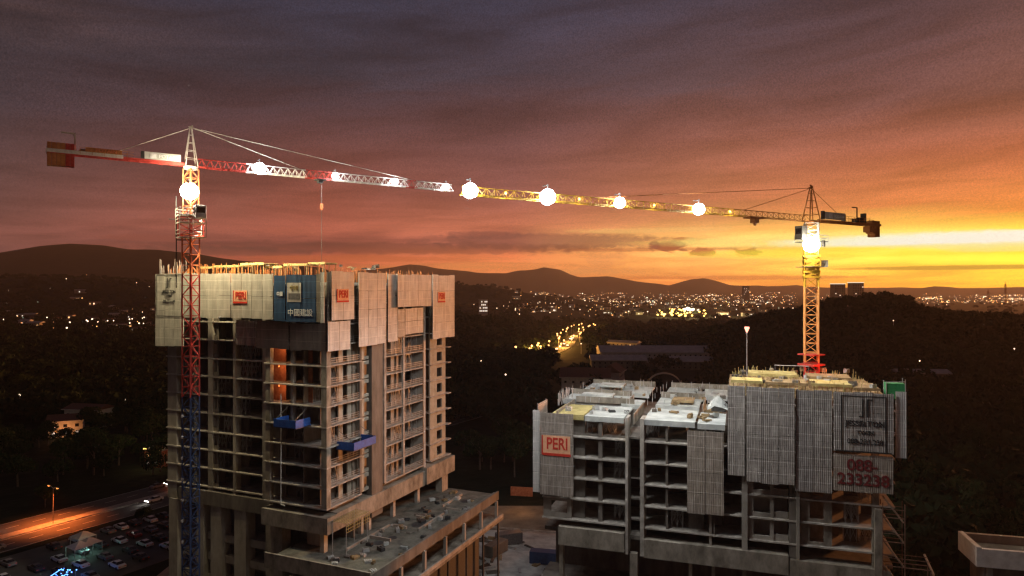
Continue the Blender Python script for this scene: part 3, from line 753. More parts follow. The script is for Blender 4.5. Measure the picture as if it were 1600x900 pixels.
RT, RXL, RXM, RXR, rfx = build_right()

def right_screens():
    fr = RB
    G = 'grey climbing screens of the right block'
    def f(pa, pb, za, zb, mat, label, yy=-1.2, sign=None): return screen(fr, 'front', rfx(pa, yy), rfx(pb, yy), za, zb, yy, M[mat], label, G, sign)
    def peri2(t, w, h):
        bw, bh = 4.3, 2.7
        MB().box(-bw / 2, bw / 2, -.1, -.075, h * .62 - bh / 2, h * .62 + bh / 2).build('sign_board', M['logo_board'], t)
        e = MB(); e.box(-bw / 2 - .2, -bw / 2, -.14, -.1, h * .62 - bh / 2 - .3, h * .62 + bh / 2); e.box(-bw / 2, bw / 2 + .1, -.14, -.1, h * .62 - bh / 2 - .4, h * .62 - bh / 2)
        e.build('sign_stripe', M['red_letter'], t)
        text_mesh('PERI', 2.5, M['red_letter'], 'lettering', t, (.1, -.13, h * .62 + .05), .05, .74)
    f(844, 896, 28.1, 40.9, 'screen_grey2', 'grey mesh screen with red letters at the left end of the right block', sign=peri2)
    f(832.5, 843.5, 28.2, 41.2, 'screen_pale', 'narrow pale screen at the outer left edge of the right block', yy=-.8)
    screen(fr, 'right', .2, 5.5, 28.6, 42.0, rfx(846, 0) - .6, M['screen_grey2'], 'side screen returning behind the left end of the right block', G)
    f(1073.5, 1131, 27.5, 39.6, 'screen_grey2', 'grey mesh screen hanging alone in the middle of the right block', yy=-1.0)
    f(1136.5, 1164.5, 33.5, 46.3, 'screen_grey', 'narrow grey screen at the left edge of the raised part')
    f(1166, 1242, 32.8, 46.3, 'screen_grey', 'wide grey screen, second from the left on the raised part', yy=-1.5)
    f(1243, 1300, 32.0, 46.2, 'screen_grey', 'tall grey screen left of the black framed notice', yy=-1.2)
    def jj(t, w, h):
        e = MB(); x0, x1, z0, z1 = -w / 2 + .9, w / 2 - .9, .35, h - .6
        for q in ((x0, x0 + .14, z0, z1), (x1 - .14, x1, z0, z1), (x0 - .6, x1 + .6, z0 - .16, z0), (x0 + .14, x1 - .14, z1 - .1, z1)):
            e.box(q[0], q[1], -.12, -.09, q[2], q[3])
        c = (x0 + x1) / 2 + .2
        for s in (-1, 1): e.box(c + s * .3 - .1, c + s * .3 + .1, -.15, -.11, z1 - 2.8, z1 - .4)
        e.box(c + .35, c + .85, -.16, -.11, z1 - .55, z1 - .4); e.box(c - .75, c - .3, -.16, -.11, z1 - 2.8, z1 - 2.65)
        e.build('sign_frame', M['black_letter'], t)
        text_mesh('JESSELTON', 1.02, M['black_letter'], 'lettering', t, (c, -.13, z1 - 3.7), .015, .95)
        text_mesh('TWIN', .8, M['black_letter'], 'lettering', t, (c, -.13, z1 - 4.9), .015)
        text_mesh('088-233 238', .95, M['black_letter'], 'lettering', t, (c, -.13, z1 - 6.1), .015, .9)
    f(1302, 1397, 37.9, 46.2, 'screen_grey', 'wide grey screen with the black framed notice', yy=-1.4, sign=jj)
    def phone(t, w, h):
        text_mesh('088-', 2.15, M['maroon_letter'], 'lettering', t, (-.1, -.12, h * .7), .04, .95)
        text_mesh('233238', 2.15, M['maroon_letter'], 'lettering', t, (.0, -.12, h * .33), .04, .98)
    f(1302, 1396, 32.6, 37.8, 'screen_grey2', 'wide grey screen with a large dark red phone number', yy=-1.2, sign=phone)
    f(1399, 1417, 37.5, 46.4, 'screen_pale', 'narrow pink lit screen on the right corner of the raised part', yy=-1.0)
right_screens()
for i in range(18):
    z = 24.5 + 3.2 * random.randint(0, 4)
    bay_scaffold(RB, rfx(random.choice([918, 945, 960, 1012, 1028, 1050, 1062, 1120, 1140, 1320, 1345]), 2), random.uniform(1.2, 3), z, 1.6, 1.0, 'galvanised shoring frame standing in an open bay of the right block', 'shoring frames in the right block')

# formwork and clutter on the right roofs
G2 = 'formwork pieces on the roof decks'
formwork_stack(RB, RXM + .6, 1.0, 44.9, 4.2, 4, 1.8, M['ply_yellow'], 'yellow formwork table at the left front of the raised roof')
formwork_stack(RB, RXM + 5.2, 2.0, 44.9, 5.6, 5, 1.6, M['ply'], 'brown formwork table, second from the left on the raised roof')
formwork_stack(RB, RXM + 11.4, 1.6, 44.9, 5.0, 5, 1.7, M['ply_yellow'], 'yellow formwork table left of the red crane mast foot')
formwork_stack(RB, RXM + 16.6, 1.2, 44.9, 3.2, 6, 1.4, M['ply'], 'brown formwork table right of the crane mast foot')
formwork_stack(RB, RXM + 3.0, 9.0, 44.9, 7.0, 5, 1.9, M['ply_yellow'], 'long yellow formwork table at the back of the raised roof')
formwork_stack(RB, RXM + 11.5, 9.5, 44.9, 6.0, 5, 1.7, M['ply'], 'brown formwork table at the back of the raised roof beside the crane')
formwork_stack(RB, -12.5, 14, 40.7, 5.5, 3, .8, M['deck'], 'low pale formwork table on the middle row of the low roof')
formwork_stack(RB, -11.5, 25, 40.8, 4.5, 4, .9, M['deck'], 'pale formwork table at the back left of the low roof')
formwork_stack(RB, 3.0, 14, 40.6, 3.5, 4, .7, M['ply'], 'brown formwork table in the middle of the low roof')
rebar_field('rebar_cluster', RB, RXM + .5, RXR - 2, .5, 20, 44.9, 240, 2.3, M['ply_yellow'], 'field of upright bars and timber ends all over the raised roof', 'rebar on the roofs')
rebar_field('rebar_cluster', RB, RXL, RXM, 10, 34, 40.6, 120, 1.5, M['galv'], 'thin upright bars scattered over the low pale roof', 'rebar on the roofs')
rebar_field('rebar_cluster', RB, RXL, RXL + 1.2, 6, 16, 40.6, 40, 2.2, M['galv'], 'tight row of thin bars on the left edge of the low roof', 'rebar on the roofs')

def clutter(fr, x0, x1, y0, y1, z, n, label, group):
    """each loose piece of timber, crate or bundle lying on a deck is its own thing"""
    for i in range(n):
        x, y = random.uniform(x0, x1), random.uniform(y0, y1)
        mb = MB(); w, l, h = random.uniform(.4, 1.4), random.uniform(.3, 1.2), random.uniform(.15, .7)
        m = random.choice([M['ply'], M['galv'], M['dark'], M['concrete_dark'], M['deck']])
        for q in range(4):
            mb.box(-w / 2, w / 2, -l / 2 + q * l / 4, -l / 2 + (q + .8) * l / 4, 0, h * random.uniform(.6, 1))
        mb.box(-w / 2 + .1, -w / 2 + .2, -l / 2 - .02, l / 2, h, h + .05)
        o = mb.build('material_bundle', m, None, wpt(fr, x, y, z), random.uniform(0, 3)); tag(o, label, 'bundle', group)
clutter(RB, RXL + 2, RXM - 1, 1, 9, 40.56, 16, 'small bundle of site material lying on the pale low roof', 'material bundles on the low roof')
clutter(RB, RXL + 2, RXM - 1, 13, 33, 40.8, 22, 'small bundle of site material lying on the pale low roof', 'material bundles on the low roof')
clutter(RB, RXM + 1, RXR - 2, 1, 20, 46.3, 45, 'small bundle of site material on the raised yellow lit roof', 'material bundles on the raised roof')
clutter(LB, -32, -2, 3, 30, 63.6, 14, 'small bundle of site material on the left tower roof', 'material bundles on the left tower')
clutter(LB, 1.5, 11, -4, 36, 18.42, 60, 'small bundle of site material on the podium deck', 'material bundles on the podium')

# grey tarpaulin-wrapped stair former next to the raised part
t = empty('stair_formwork', wpt(RB, 8.9, 8.5, 40.6), RB['rz'], 'crumpled pale tarpaulin over a stair former beside the raised part', 'formwork')
mb = MB(); random.seed(11)
g = [[(x * .55, y * .6, 2.2 * math.exp(-((x - 3) ** 2) / 5 - ((y - 3) ** 2) / 7) + random.uniform(-.25, .25) + .3) for x in range(7)] for y in range(7)]
for i in range(6):
    for j in range(6): mb.face([g[i][j], g[i][j + 1], g[i + 1][j + 1], g[i + 1][j]])
o = mb.build('tarpaulin', M['deck'], t); md = o.modifiers.new('solid', 'SOLIDIFY'); md.thickness = .06
MB().box(.6, 2.8, .8, 3.2, 0, 1.2).build('former', M['steel'], t)
# green net box on the right corner
t = empty('debris_bin', wpt(RB, rfx(1385, 1), 1.2, 44.9), RB['rz'], 'green netted debris bin on the right corner of the raised roof', 'bin')
MB().box(0, 2.3, 0, 1.6, .1, 2.2).build('net', M['green'], t, bevel=.08)
fr_ = MB()
for (x, y) in ((0, -.05), (2.3, -.05), (0, 1.65), (2.3, 1.65)): fr_.bar((x, y, 0), (x, y, 2.8 if x else 2.4), .09)
fr_.bar((0, -.05, 2.35), (2.3, -.05, 2.5), .08); fr_.build('frame', M['galv'], t)

# beacon pole behind the raised part
b0 = P(1167, 576, 117); t = empty('beacon_pole', (b0.x, b0.y, 44.9), 0, 'thin pole with a pink lamp head rising from the raised roof', 'pole')
MB().bar((0, 0, 0), (0, 0, 7.6), .14, .1, sides=8).build('pole', M['galv'], t)
hd = MB(); hd.bar((0, 0, 7.5), (0, 0, 8.2), .25, .8, sides=8); hd.bar((0, 0, 8.2), (0, 0, 8.45), .8, .8, sides=8)
hd.build('lamp_head', emis('pink_lamp', (1.0, .42, .3), 1.6), t)
# handrail bar left of the red mast foot
t = empty('edge_barrier', wpt(RB, rfx(1210, 16), 16, 44.9), RB['rz'], 'single thin white barrier rail left of the red crane mast foot', 'barrier')
s = MB(); s.bar((0, 0, 2.6), (5.2, 0, 2.6), .08); s.build('rail', M['white'], t)
s = MB(); s.bar((.1, 0, 0), (.1, 0, 2.6), .08); s.bar((5.1, 0, 0), (5.1, 0, 2.6), .08); s.build('post', M['steel'], t)

# ------------------------------------------------------------------ stair tower at the right end
def stair_tower():
    x0 = rfx(1378, 0)
    t = empty('scaffold_stair', wpt(RB, RXR - 1.6, -1.0, 20), RB['rz'], 'reddish scaffold stair zigzagging down the right end of the right block', 'scaffold')
    f = MB()
    for x in (0, 2.6, 5.6):
        for y in (0, 1.6):
            f.bar((x, y, 0), (x, y, 11.5 if x < 4 else 3.2), .1)
    for z in (0, 3.2, 6.4, 9.6):
        xe = 2.6 if z > 3.3 else 5.6
        for y in (0, 1.6): f.bar((0, y, z), (xe, y, z), .09)
        for y in (0, 1.6): f.bar((0, y, z + 1.1), (xe, y, z + 1.1), .06)
    f.build('frame', M['scaf'], t)
    for i, z in enumerate((0, 3.2, 6.4, 9.0)):
        s = MB(); s.xprism([(.2, 0), (1.4, 0), (1.4, .08), (.2, .08)], 0, .01)
        a, b = (.2, z + 3.1), (2.5, z)
        for y in (.3, 1.3): s.bar((a[0], y, a[1]), (b[0], y, b[1]), .18)
        for k in range(9):
            q = (k + .5) / 9; s.box(a[0] + (b[0] - a[0]) * q - .13, a[0] + (b[0] - a[0]) * q + .13, .3, 1.3, a[1] + (b[1] - a[1]) * q - .03, a[1] + (b[1] - a[1]) * q)
        s.build('stair_flight', M['concrete_stained'], t)
    MB().box(2.7, 6.3, -.2, 2.2, -.25, 0).build('landing', M['concrete_stained'], t)
    MB().box(-.9, -.05, .1, 1.6, -2.2, 10.5).build('side_panel', M['concrete_stained'], t)
stair_tower()
b0 = P(1379, 893, 96)
t = empty('site_lamp', (b0.x, b0.y, 0), 0, 'small white lamp on a post below the scaffold stair', 'lamp')
MB().bar((0, 0, 0), (0, 0, b0.z + .8), .35, .3, sides=8).build('post', M['white'], t)
MB().sphere((0, 0, b0.z + 1.6), .28).build('bulb', M['lamp_far_white'], t)
p0, p1, p2 = P(1444, 866, 98), P(1455, 893, 96), P(1444, 905, 97)
t = empty('raking_prop', (p1.x, p1.y, 0), 0, 'white slanting pipe prop at the bottom right of the right block', 'prop')
s = MB(); s.bar(p0 - p1, Vector((0, 0, p1.z)) * 0 + Vector((.3, 0, -.4)), .3, sides=8)
o = s.build('pipe', M['pipe'], t, loc=(0, 0, p1.z))
MB().bar((.3, 0, 0), (.3, 0, p1.z - .3), .3, sides=8).build('post', M['pipe'], t)

# low building with concrete parapet, right bottom
def roof_building():
    D = 92; D = 97; a = P(1497, 826, D)
    fr = frame_for(a.x, a.y, R(14))
    T = empty('low_building', wpt(fr, 0, 0, 0), fr['rz'], 'low flat roofed building with a pale concrete parapet at the bottom right corner', 'building')
    z = a.z - .3
    MB().box(1.2, 26, -5.5, -.8, 0, z - 2.2).build('wall', M['concrete_dark'], T)
    r = MB(); r.box(.3, 27, -5.8, -.6, z - 2.2, z - 1.2); r.build('roof', M['concrete'], T)
    p = MB(); p.box(.6, 27, -6.3, -5.8, z - 2.6, z - .2); p.build('parapet', M['pale_parapet'], T)
    p = MB(); p.box(0, .6, -6.3, 0, z - 2.6, z); p.build('parapet', M['pale_parapet'], T)
    p = MB(); p.box(0.6, 27, -.6, 0, z - 2.6, z - .1); p.build('parapet', M['concrete'], T)
    MB().box(1.4, 2.0, -6.0, -5.6, 0, z - 2.65).build('column', M['concrete'], T)
roof_building()

# ------------------------------------------------------------------ cranes
def lattice(mb, z0, z1, w, leg, br, rot=0, step=None):
    step = step or w
    c, s = math.cos(rot), math.sin(rot)
    cs = [(x * c - y * s, x * s + y * c) for x, y in ((-w / 2, -w / 2), (w / 2, -w / 2), (w / 2, w / 2), (-w / 2, w / 2))]
    for x, y in cs: mb.bar((x, y, z0), (x, y, z1), leg)
    n = max(1, round((z1 - z0) / step)); dz = (z1 - z0) / n
    for i in range(n + 1):
        z = z0 + i * dz
        for k in range(4): mb.bar((*cs[k], z), (*cs[(k + 1) % 4], z), br)
    for i in range(n):
        z = z0 + i * dz
        for k in range(4):
            a, b = cs[k], cs[(k + 1) % 4]
            if (i + k) % 2: a, b = b, a
            mb.bar((*a, z), (*b, z + dz), br)
            m = ((a[0] + b[0]) / 2, (a[1] + b[1]) / 2)
    return mb

def truss(mb, x0, x1, z, w, h, chord, br, step=1.2):
    """triangular jib truss along x, bottom chords at z, top chord at z+h"""
    for y in (-w / 2, w / 2): mb.bar((x0, y, z), (x1, y, z), chord)
    mb.bar((x0, 0, z + h), (x1, 0, z + h), chord)
    n = max(1, round(abs(x1 - x0) / step)); dx = (x1 - x0) / n
    for i in range(n):
        xa, xm, xb = x0 + i * dx, x0 + (i + .5) * dx, x0 + (i + 1) * dx
        for y in (-w / 2, w / 2):
            mb.bar((xa, y, z), (xm, 0, z + h), br); mb.bar((xm, 0, z + h), (xb, y, z), br)
        mb.bar((xa, -w / 2, z), (xb, w / 2, z), br)
        mb.bar((xa, -w / 2, z), (xa, w / 2, z), br)
    return mb

def floodlight(parent, x, y, z, size, mat, energy, color, aim=(0, 0, -1), fill=200, front=-1, cone=165):
    """a ball-shaped bank of round lamp heads on a bracket (part) with housings and lenses (sub-parts)"""
    br = MB(); br.bar((x, y, z + size * .4), (x, y, z + size * .5 + .5), .1); br.bar((x, y, z + size * .5 + .4), (x, y - front * 1.0, z + size * .5 + .4), .1)
    b = br.build('floodlight', M['steel'], parent)
    h = MB(); l = MB(); n = 22; r = size / 2 * .82  # ball sized to the lamp's glare, larger than the fixture
    for k in range(n):
        zz = 1 - 2 * (k + .5) / n; a = k * 2.39996
        d = Vector((math.cos(a) * math.sqrt(1 - zz * zz), math.sin(a) * math.sqrt(1 - zz * zz), zz))
        c = Vector((x, y, z)) + d * r
        h.bar(c - d * r * .6, c - d * .03, r * .3, r * .66, sides=10)
        l.bar(c - d * .02, c + d * r * .09, r * .74, r * .56, sides=14)
    h.build('lamp_housing', M['white'], b); l.build('lens', mat, b)
    A = Vector(aim).normalized()
    if energy:
        q = (-A).to_track_quat('Z', 'Y').to_euler()
        add_point('flood_beam', Vector((x, y, z)) + A * (r + .25), energy, color, .35, parent, spot=R(cone), rot=q, blend=.4)
    if fill:
        add_point('flood_spill', (x, y + front * (r + .9), z + .2), fill, color, .3, parent)
    return b

def crane(kind):
    L = kind == 'L'
    if L:
        mx = Vector((-.4705 * 108, 108, 0)); zj = 79.2; ang = math.atan2(.576, .817); mrot = LB['rz'] + .0 - ang
        label = 'tall red and white tower crane standing in front of the left tower'
    else:
        mx = Vector((49.1, 112, 0)); zj = 70.9; ang = math.atan2(-.508, -.862); mrot = RB['rz'] - ang
        label = 'yellow tower crane rising out of the right block'
    T = empty('tower_crane', (mx.x, mx.y, 0), ang, label, 'crane', 'tower cranes')
    ca, sa = math.cos(ang), math.sin(ang)
    def tx(px):   # distance along the jib seen at photo column px
        k = (px - 800) / F
        return -(mx.x - k * mx.y) / (ca - k * sa)
    def tz(px, py):
        return ZC + (450 - py) / F * (mx.y + tx(px) * sa)
    w = 1.75 if L else 2.0
    if L:
        for (z0, z1, mt, name, lb) in ((0, 42.8, 'navy', 'mast_section', 'dark blue lower mast'), (42.8, 62, 'red', 'mast_section', 'red mast'), (62, 68.5, 'orange', 'mast_section', 'orange mast below the cage')):
            o = lattice(MB(), z0, z1, w, .2, .1, mrot, 1.6).build(name, M[mt], T); o['label'] = lb
        # small white couplers on the blue part
        s = MB()
        for z in np.arange(20, 42, 3.3):
            c = Vector((-w / 2, -w / 2, 0)); c.rotate(Matrix.Rotation(mrot, 3, 'Z'))
            s.sphere((c.x, c.y, z), .22, sz=1.4)
        s.build('coupler', M['white'], T)
        # climbing cage
        s = lattice(MB(), 68.2, 71.2, 2.6, .14, .08, mrot, 1.0); s.build('climbing_cage', M['red'], T)
        p = MB()
        for z in (67.9, 70.2, 71.4):
            p.box(-1.9, 1.9, -1.9, 1.9, z, z + .1)
        p.build('cage_platform', M['white'], T)
        rl = MB()
        for z in (68.5, 69.1, 70.8, 71.3, 72.0, 72.5):
            for a, b in (((-1.9, -1.9), (1.9, -1.9)), ((1.9, -1.9), (1.9, 1.9)), ((1.9, 1.9), (-1.9, 1.9)), ((-1.9, 1.9), (-1.9, -1.9))):
                rl.bar((*a, z), (*b, z), .07)
        for x in (-1.9, 0, 1.9):
            for y in (-1.9, 1.9): rl.bar((x, y, 68), (x, y, 72.5), .07)
        rl.build('railing', M['white'], T)
        s = MB(); c = Vector((0, -3.2, 0)); c.rotate(Matrix.Rotation(-ang, 3, 'Z'))
        # the dark pole and small cage on the mast's left
        c = Vector((-2.3, 0, 0)); c.rotate(Matrix.Rotation(-ang, 3, 'Z'))
        s.bar((c.x, c.y, 60), (c.x, c.y, 74.5), .14)
        s.bar((c.x * 1.5, c.y * 1.5, 70.9), (0, 0, 70.9), .12); s.bar((c.x, c.y, 67.6), (0, 0, 67.6), .2)
        s.build('climbing_pole', M['dark'], T)
        s = lattice(MB(), 71.5, zj - .4, w * .9, .18, .1, mrot, 1.6); s.build('mast_section', M['orange'], T)['label'] = 'bright lit mast top'
        cp = MB()   # operator's cab
        c = Vector((2.0, -1.2, 0)); c.rotate(Matrix.Rotation(-ang, 3, 'Z'))
        cp.box(c.x - .8, c.x + .8, c.y - .8, c.y + .8, 70.9, 72.9)
        cb = cp.build('cab', M['white'], T, bevel=.08)
        g_ = MB(); g_.box(c.x - .83, c.x + .83, c.y - .6, c.y + .6, 71.7, 72.6); g_.box(c.x - .6, c.x + .6, c.y - .83, c.y + .83, 71.7, 72.6); g_.build('cab_window', M['carglass'], cb)
    else:
        for (z0, z1, mt, lb) in ((0, 47.9, 'red', 'mast foot with red light put into its colour'), (47.9, 60.2, 'amber', 'orange mast'), (60.2, 67.0, 'yellow', 'yellow mast under the lamp')):
            o = lattice(MB(), z0, z1, w, .2, .1, mrot, 1.6).build('mast_section', M[mt], T); o['label'] = lb  # yellow mast, orange and red tones of the light put into its paint
        s = lattice(MB(), 61.8, 65.2, 2.25, .12, .3, mrot, .9); s.build('climbing_cage', M['yellow'], T)
        lattice(MB(), 67.0, zj - .3, w, .2, .1, mrot, 1.3).build('mast_section', M['white'], T)['label'] = 'mast top with white lamp light put into its colour'  # white of the lamp light put into the paint
        def rp(x, y):
            c = Vector((x, y, 0)); c.rotate(Matrix.Rotation(-ang, 3, 'Z')); return c
        for (x, z, sx, sz) in ((2.2, 64.0, .75, 1.1), (2.0, 67.3, .4, 1.0)):
            c = rp(x, 0); MB().box(c.x - sx / 2, c.x + sx / 2, c.y - sx / 2, c.y + sx / 2, z - sz / 2, z + sz / 2).build('control_box', M['steel'], T)
        c = rp(-1.9, -.6)
        cb = MB().box(c.x - .7, c.x + .7, c.y - .7, c.y + .7, 67.9, 70.1).build('cab', M['steel'], T, bevel=.06)
        MB().box(c.x - .73, c.x + .73, c.y - .5, c.y + .5, 68.8, 69.7).build('cab_window', M['carglass'], cb)
        p = MB(); p.box(-1.7, 1.7, -1.7, 1.7, 63.4, 63.5); p.build('cage_platform', M['steel'], T)
        p = MB(); p.box(-1.8, 1.8, -1.8, 1.8, 67.5, 67.6); p.build('cage_platform', M['steel'], T)
        rl = MB()
        for z in (68.1, 68.6):
            for a, b in (((-1.8, -1.8), (1.8, -1.8)), ((1.8, -1.8), (1.8, 1.8)), ((1.8, 1.8), (-1.8, 1.8)), ((-1.8, 1.8), (-1.8, -1.8))): rl.bar((*a, z), (*b, z), .06)
        for x in (-1.8, 1.8):
            for y in (-1.8, 1.8): rl.bar((x, y, 67.5), (x, y, 68.6), .06)
        rl.build('railing', M['white'], T)
        # red collar at the foot, red light put into its colour
        s = MB(); s.box(-1.5, 1.5, -1.5, 1.5, 47.3, 47.6); s.box(-1.5, 1.5, -1.5, 1.5, 49.0, 49.2)
        s.build('mast_collar', M['red'], T)
    # slewing ring
    s = MB(); s.bar((0, 0, zj - .5), (0, 0, zj - .05), 2.0, 2.2, sides=16); s.build('slewing_ring', M['white'] if L else M['rusty'], T)
    top = tz(298, 199) if L else tz(1260, 291)
    # apex tower
    s = MB(); aw = w * .5; steel = M['white'] if L else M['rusty']
    for x, y in ((-aw, -aw), (aw, -aw), (aw, aw), (-aw, aw)): s.bar((x, y, zj), (x * .12, y * .12, top), .13)
    n = 5
    for i in range(1, n):
        q0, q1 = i / n, (i + 1) / n
        k0 = aw * (1 - .88 * q0); z = zj + (top - zj) * q0
        cs = ((-k0, -k0), (k0, -k0), (k0, k0), (-k0, k0))
        for j in range(4): s.bar((*cs[j], z), (*cs[(j + 1) % 4], z), .07)
    s.bar((0, 0, top), (1.6 if L else .9, 0, top - .35), .16); s.bar((-.3, 0, top), (.3, 0, top + .25), .2)
    s.build('apex_tower', steel, T)
    # jib and counter-jib
    x_tip = tx(706) if L else tx(722)
    x_ctr = -18.85 if L else -18.3
    h = 1.3 if L else .95
    if L:
        segs = [(1.0, tx(385), 'red'), (tx(385), tx(478), 'white'), (tx(478), tx(520), 'red'), (tx(520), tx(636), 'white'), (tx(636), tx(650), 'red'), (tx(650), x_tip, 'white')]
    else:
        segs = [(1.0, tx(1160), 'rusty'), (tx(1160), tx(1125), 'yellow'), (tx(1125), x_tip, 'yellow')]
    for i, (a, b, mt) in enumerate(segs):
        mb = truss(MB(), a, b, zj, 1.2, h, .1 if not L else .14, .055 if not L else .07, 1.3)
        mb.build('jib_section', M[mt], T)
    cj = MB()
    for y in (-.65, .65): cj.box(x_ctr, -.8, y - .12, y + .12, zj, zj + .38)
    for x in np.arange(x_ctr + .5, -1, 1.4): cj.bar((x, -.65, zj + .15), (x, .65, zj + .15), .12)
    cj.build('counter_jib', M['red'] if L else M['rusty'], T)
    if L:
        c2 = MB(); c2.box(x_ctr - .1, -9.4, -.82, -.78, zj + .1, zj + .62); c2.box(x_ctr - .1, -9.4, .78, .82, zj + .1, zj + .62)
        c2.build('walkway_beam', M['white'], T)
    rl = MB(); 
    for y in (-.85, .85):
        for z in (.75, 1.2): rl.bar((x_ctr + (4 if L else 3.5), y, zj + z), (-8, y, zj + z), .045)
        for x in np.arange(x_ctr + (4 if L else 3.5), -8, 1.5): rl.bar((x, y, zj + .2), (x, y, zj + 1.2), .045)
    rl.build('railing', M['rusty'] if L else M['rusty'], T)
    # counterweight: slabs side by side
    if L:
        for i in range(6):
            x = x_ctr + .05 + i * .55
            MB().box(x, x + .5, -.75, .75, zj - 1.7, zj + 1.55).build('counterweight', M['cw'] if i < 4 else M['red'], T)
    else:
        for i in range(4):
            x = x_ctr + .3 + i * .5
            MB().box(x, x + .46, -.7, .7, zj - 1.9 if i < 3 else zj - 1.3, zj + .9).build('counterweight', M['cw'], T)
        MB().box(x_ctr + 2.4, x_ctr + 3.2, -.6, .6, zj - 1.1, zj - .1).build('counterweight', M['cw'], T)
        s = MB()
        for z in (.3, .75, 1.2): s.bar((x_ctr - .3, -.8, zj + z), (x_ctr + 2.5, -.8, zj + z), .07)
        for x in (x_ctr - .3, x_ctr + 1, x_ctr + 2.5): s.bar((x, -.8, zj), (x, -.8, zj + 1.2), .07)
        s.build('railing', M['rusty'], T)
    # sign boards and winch
    side = -1 if not L else -1
    if L:
        yb = -.95   # the side that faces the camera
        sb = MB().box(-6.6, -1.6, yb - .05, yb + .05, zj + .42, zj + 1.5).build('sign_board', M['deck'], T)
        MB().box(-7.1, -6.65, yb - .2, yb + .2, zj + .4, zj + 1.5).build('junction_box', M['dark'], T)
        MB().box(-5.9, -5.0, yb - .09, yb - .055, zj + .6, zj + 1.3).build('emblem', M['white_letter'], sb)
        for i, x in enumerate((-4.5, -3.9, -3.3, -2.7, -2.1)): pass
        text_mesh('POTAIN', .72, M['white_letter'], 'lettering', sb, (-3.35, yb - .08, zj + .94), .012, 1.0)
        pb = MB()
        pb.box(-14.2, -9.6, yb - .05, yb, zj + .6, zj + 1.25)
        sb2 = pb.build('sign_board', M['rusty'], T)
        text_mesh('POTAIN', .66, M['orange'], 'lettering', sb2, (-11.6, yb - .08, zj + .93), .012, 1.15)
        d = MB(); xd = tx(117); d.bar((xd, 0, zj + .3), (xd, 0, zj + 3.2), .22); d.bar((xd, 0, zj + 3.2), (xd - 1.7, 0, zj + 3.2), .2)
        d.bar((xd, 0, zj + 2.7), (xd - .5, 0, zj + 3.2), .09)
        d.build('davit', M['white'], T)
        MB().box(xd + .6, xd + 1.6, -.5, .5, zj + .4, zj + 1.0).build('winch', M['dark'], T, bevel=.1)
    else:
        yb = .95    # this jib points at the camera's left, so its +y side faces the camera
        sb = MB().box(-7.6, -1.9, yb - .05, yb + .05, zj + .45, zj + 1.65).build('sign_board', M['deck'], T)
        MB().box(-1.9, -1.4, yb - .2, yb + .2, zj + .4, zj + 1.75).build('junction_box', M['dark'], T)
        MB().box(-4.1, -3.2, yb + .055, yb + .09, zj + .6, zj + 1.5).build('emblem', M['white_letter'], sb)
        text_mesh('POTAIN', .72, M['white_letter'], 'lettering', sb, (-5.85, yb + .08, zj + 1.0), .012, 1.0, rot=(R(90), 0, R(180)))
        MB().box(-7.9, -6.5 - 1.15, .2, .9, zj + .4, zj + 1.5).build('junction_box', M['dark'], T)
        d = MB(); xd = tx(1339); d.bar((xd, 0, zj + .3), (xd, 0, zj + 3.0), .16); d.bar((xd, 0, zj + 3.0), (xd + 1.4, 0, zj + 3.0), .16)
        d.build('davit', M['dark'], T)
        wb = MB(); wb.bar((xd - 1.2, -.6, zj + .9), (xd - 1.2, .6, zj + .9), 1.0, sides=14); wb.box(xd - .6, xd + .8, -.5, .5, zj + .35, zj + 1.1); wb.box(xd - 2.1, xd - 1.6, -.4, .4, zj + .4, zj + 2.1)
        wb.build('winch', M['dark'], T)
    # pendant ties
    tp = (0, 0, top)
    if L:
        ties = [((0, 0, top - .1), (-11.6, 0, zj + .5)), ((1.5, 0, top - .35), (tx(470), 0, zj + h)), ((1.5, 0, top - .2), (tx(650), 0, zj + h))]
    else:
        ties = [((0, 0, top - .3), (-6.9, .5, zj + 1.2)), ((.9, 0, top - .5), (tx(1162), 0, zj + h)), ((.9, 0, top - .3), (tx(930), 0, zj + h))]
    for a, b in ties:
        MB().bar(a, b, .11 if L else .09, sides=6).build('tie_bar', steel, T)
    # trolley, rope and hook
    if L:
        xt = tx(500)
        s = MB(); s.box(xt - .8, xt + .8, -.7, .7, zj - .3, zj - .1); s.box(xt - .4, xt + .4, -.5, .5, zj - .75, zj - .3); s.build('trolley', M['dark'], T)
        zr = tz(508, 409)
        hk = tz(508, 322)
        MB().bar((xt + .3, .12, zj - .4), (xt + .35, .12, zr), .05).build('hoist_rope', M['steel'], T)
        s = MB(); s.box(xt + .1, xt + .6, 0, .25, hk - .4, hk + .4); s.sphere((xt + .35, .12, hk - .55), .22); s.build('hook_block', M['orange'], T)
    else:
        xt = tx(1178)
        s = MB(); s.box(xt - 1.6, xt + 1.6, -.7, .7, zj - .25, zj - .08); s.box(xt - .6, xt + .3, -.5, .5, zj - .9, zj - .25); s.bar((xt - .2, 0, zj - .9), (xt - .2, 0, zj - 1.3), .5, .2); s.build('trolley', M['rusty'], T)
    # lamps
    W = (.93, .96, 1.0)
    def loc_dir(v):   # a world direction in the crane's own frame
        c = Vector(v); c.rotate(Matrix.Rotation(-ang, 3, 'Z')); return c
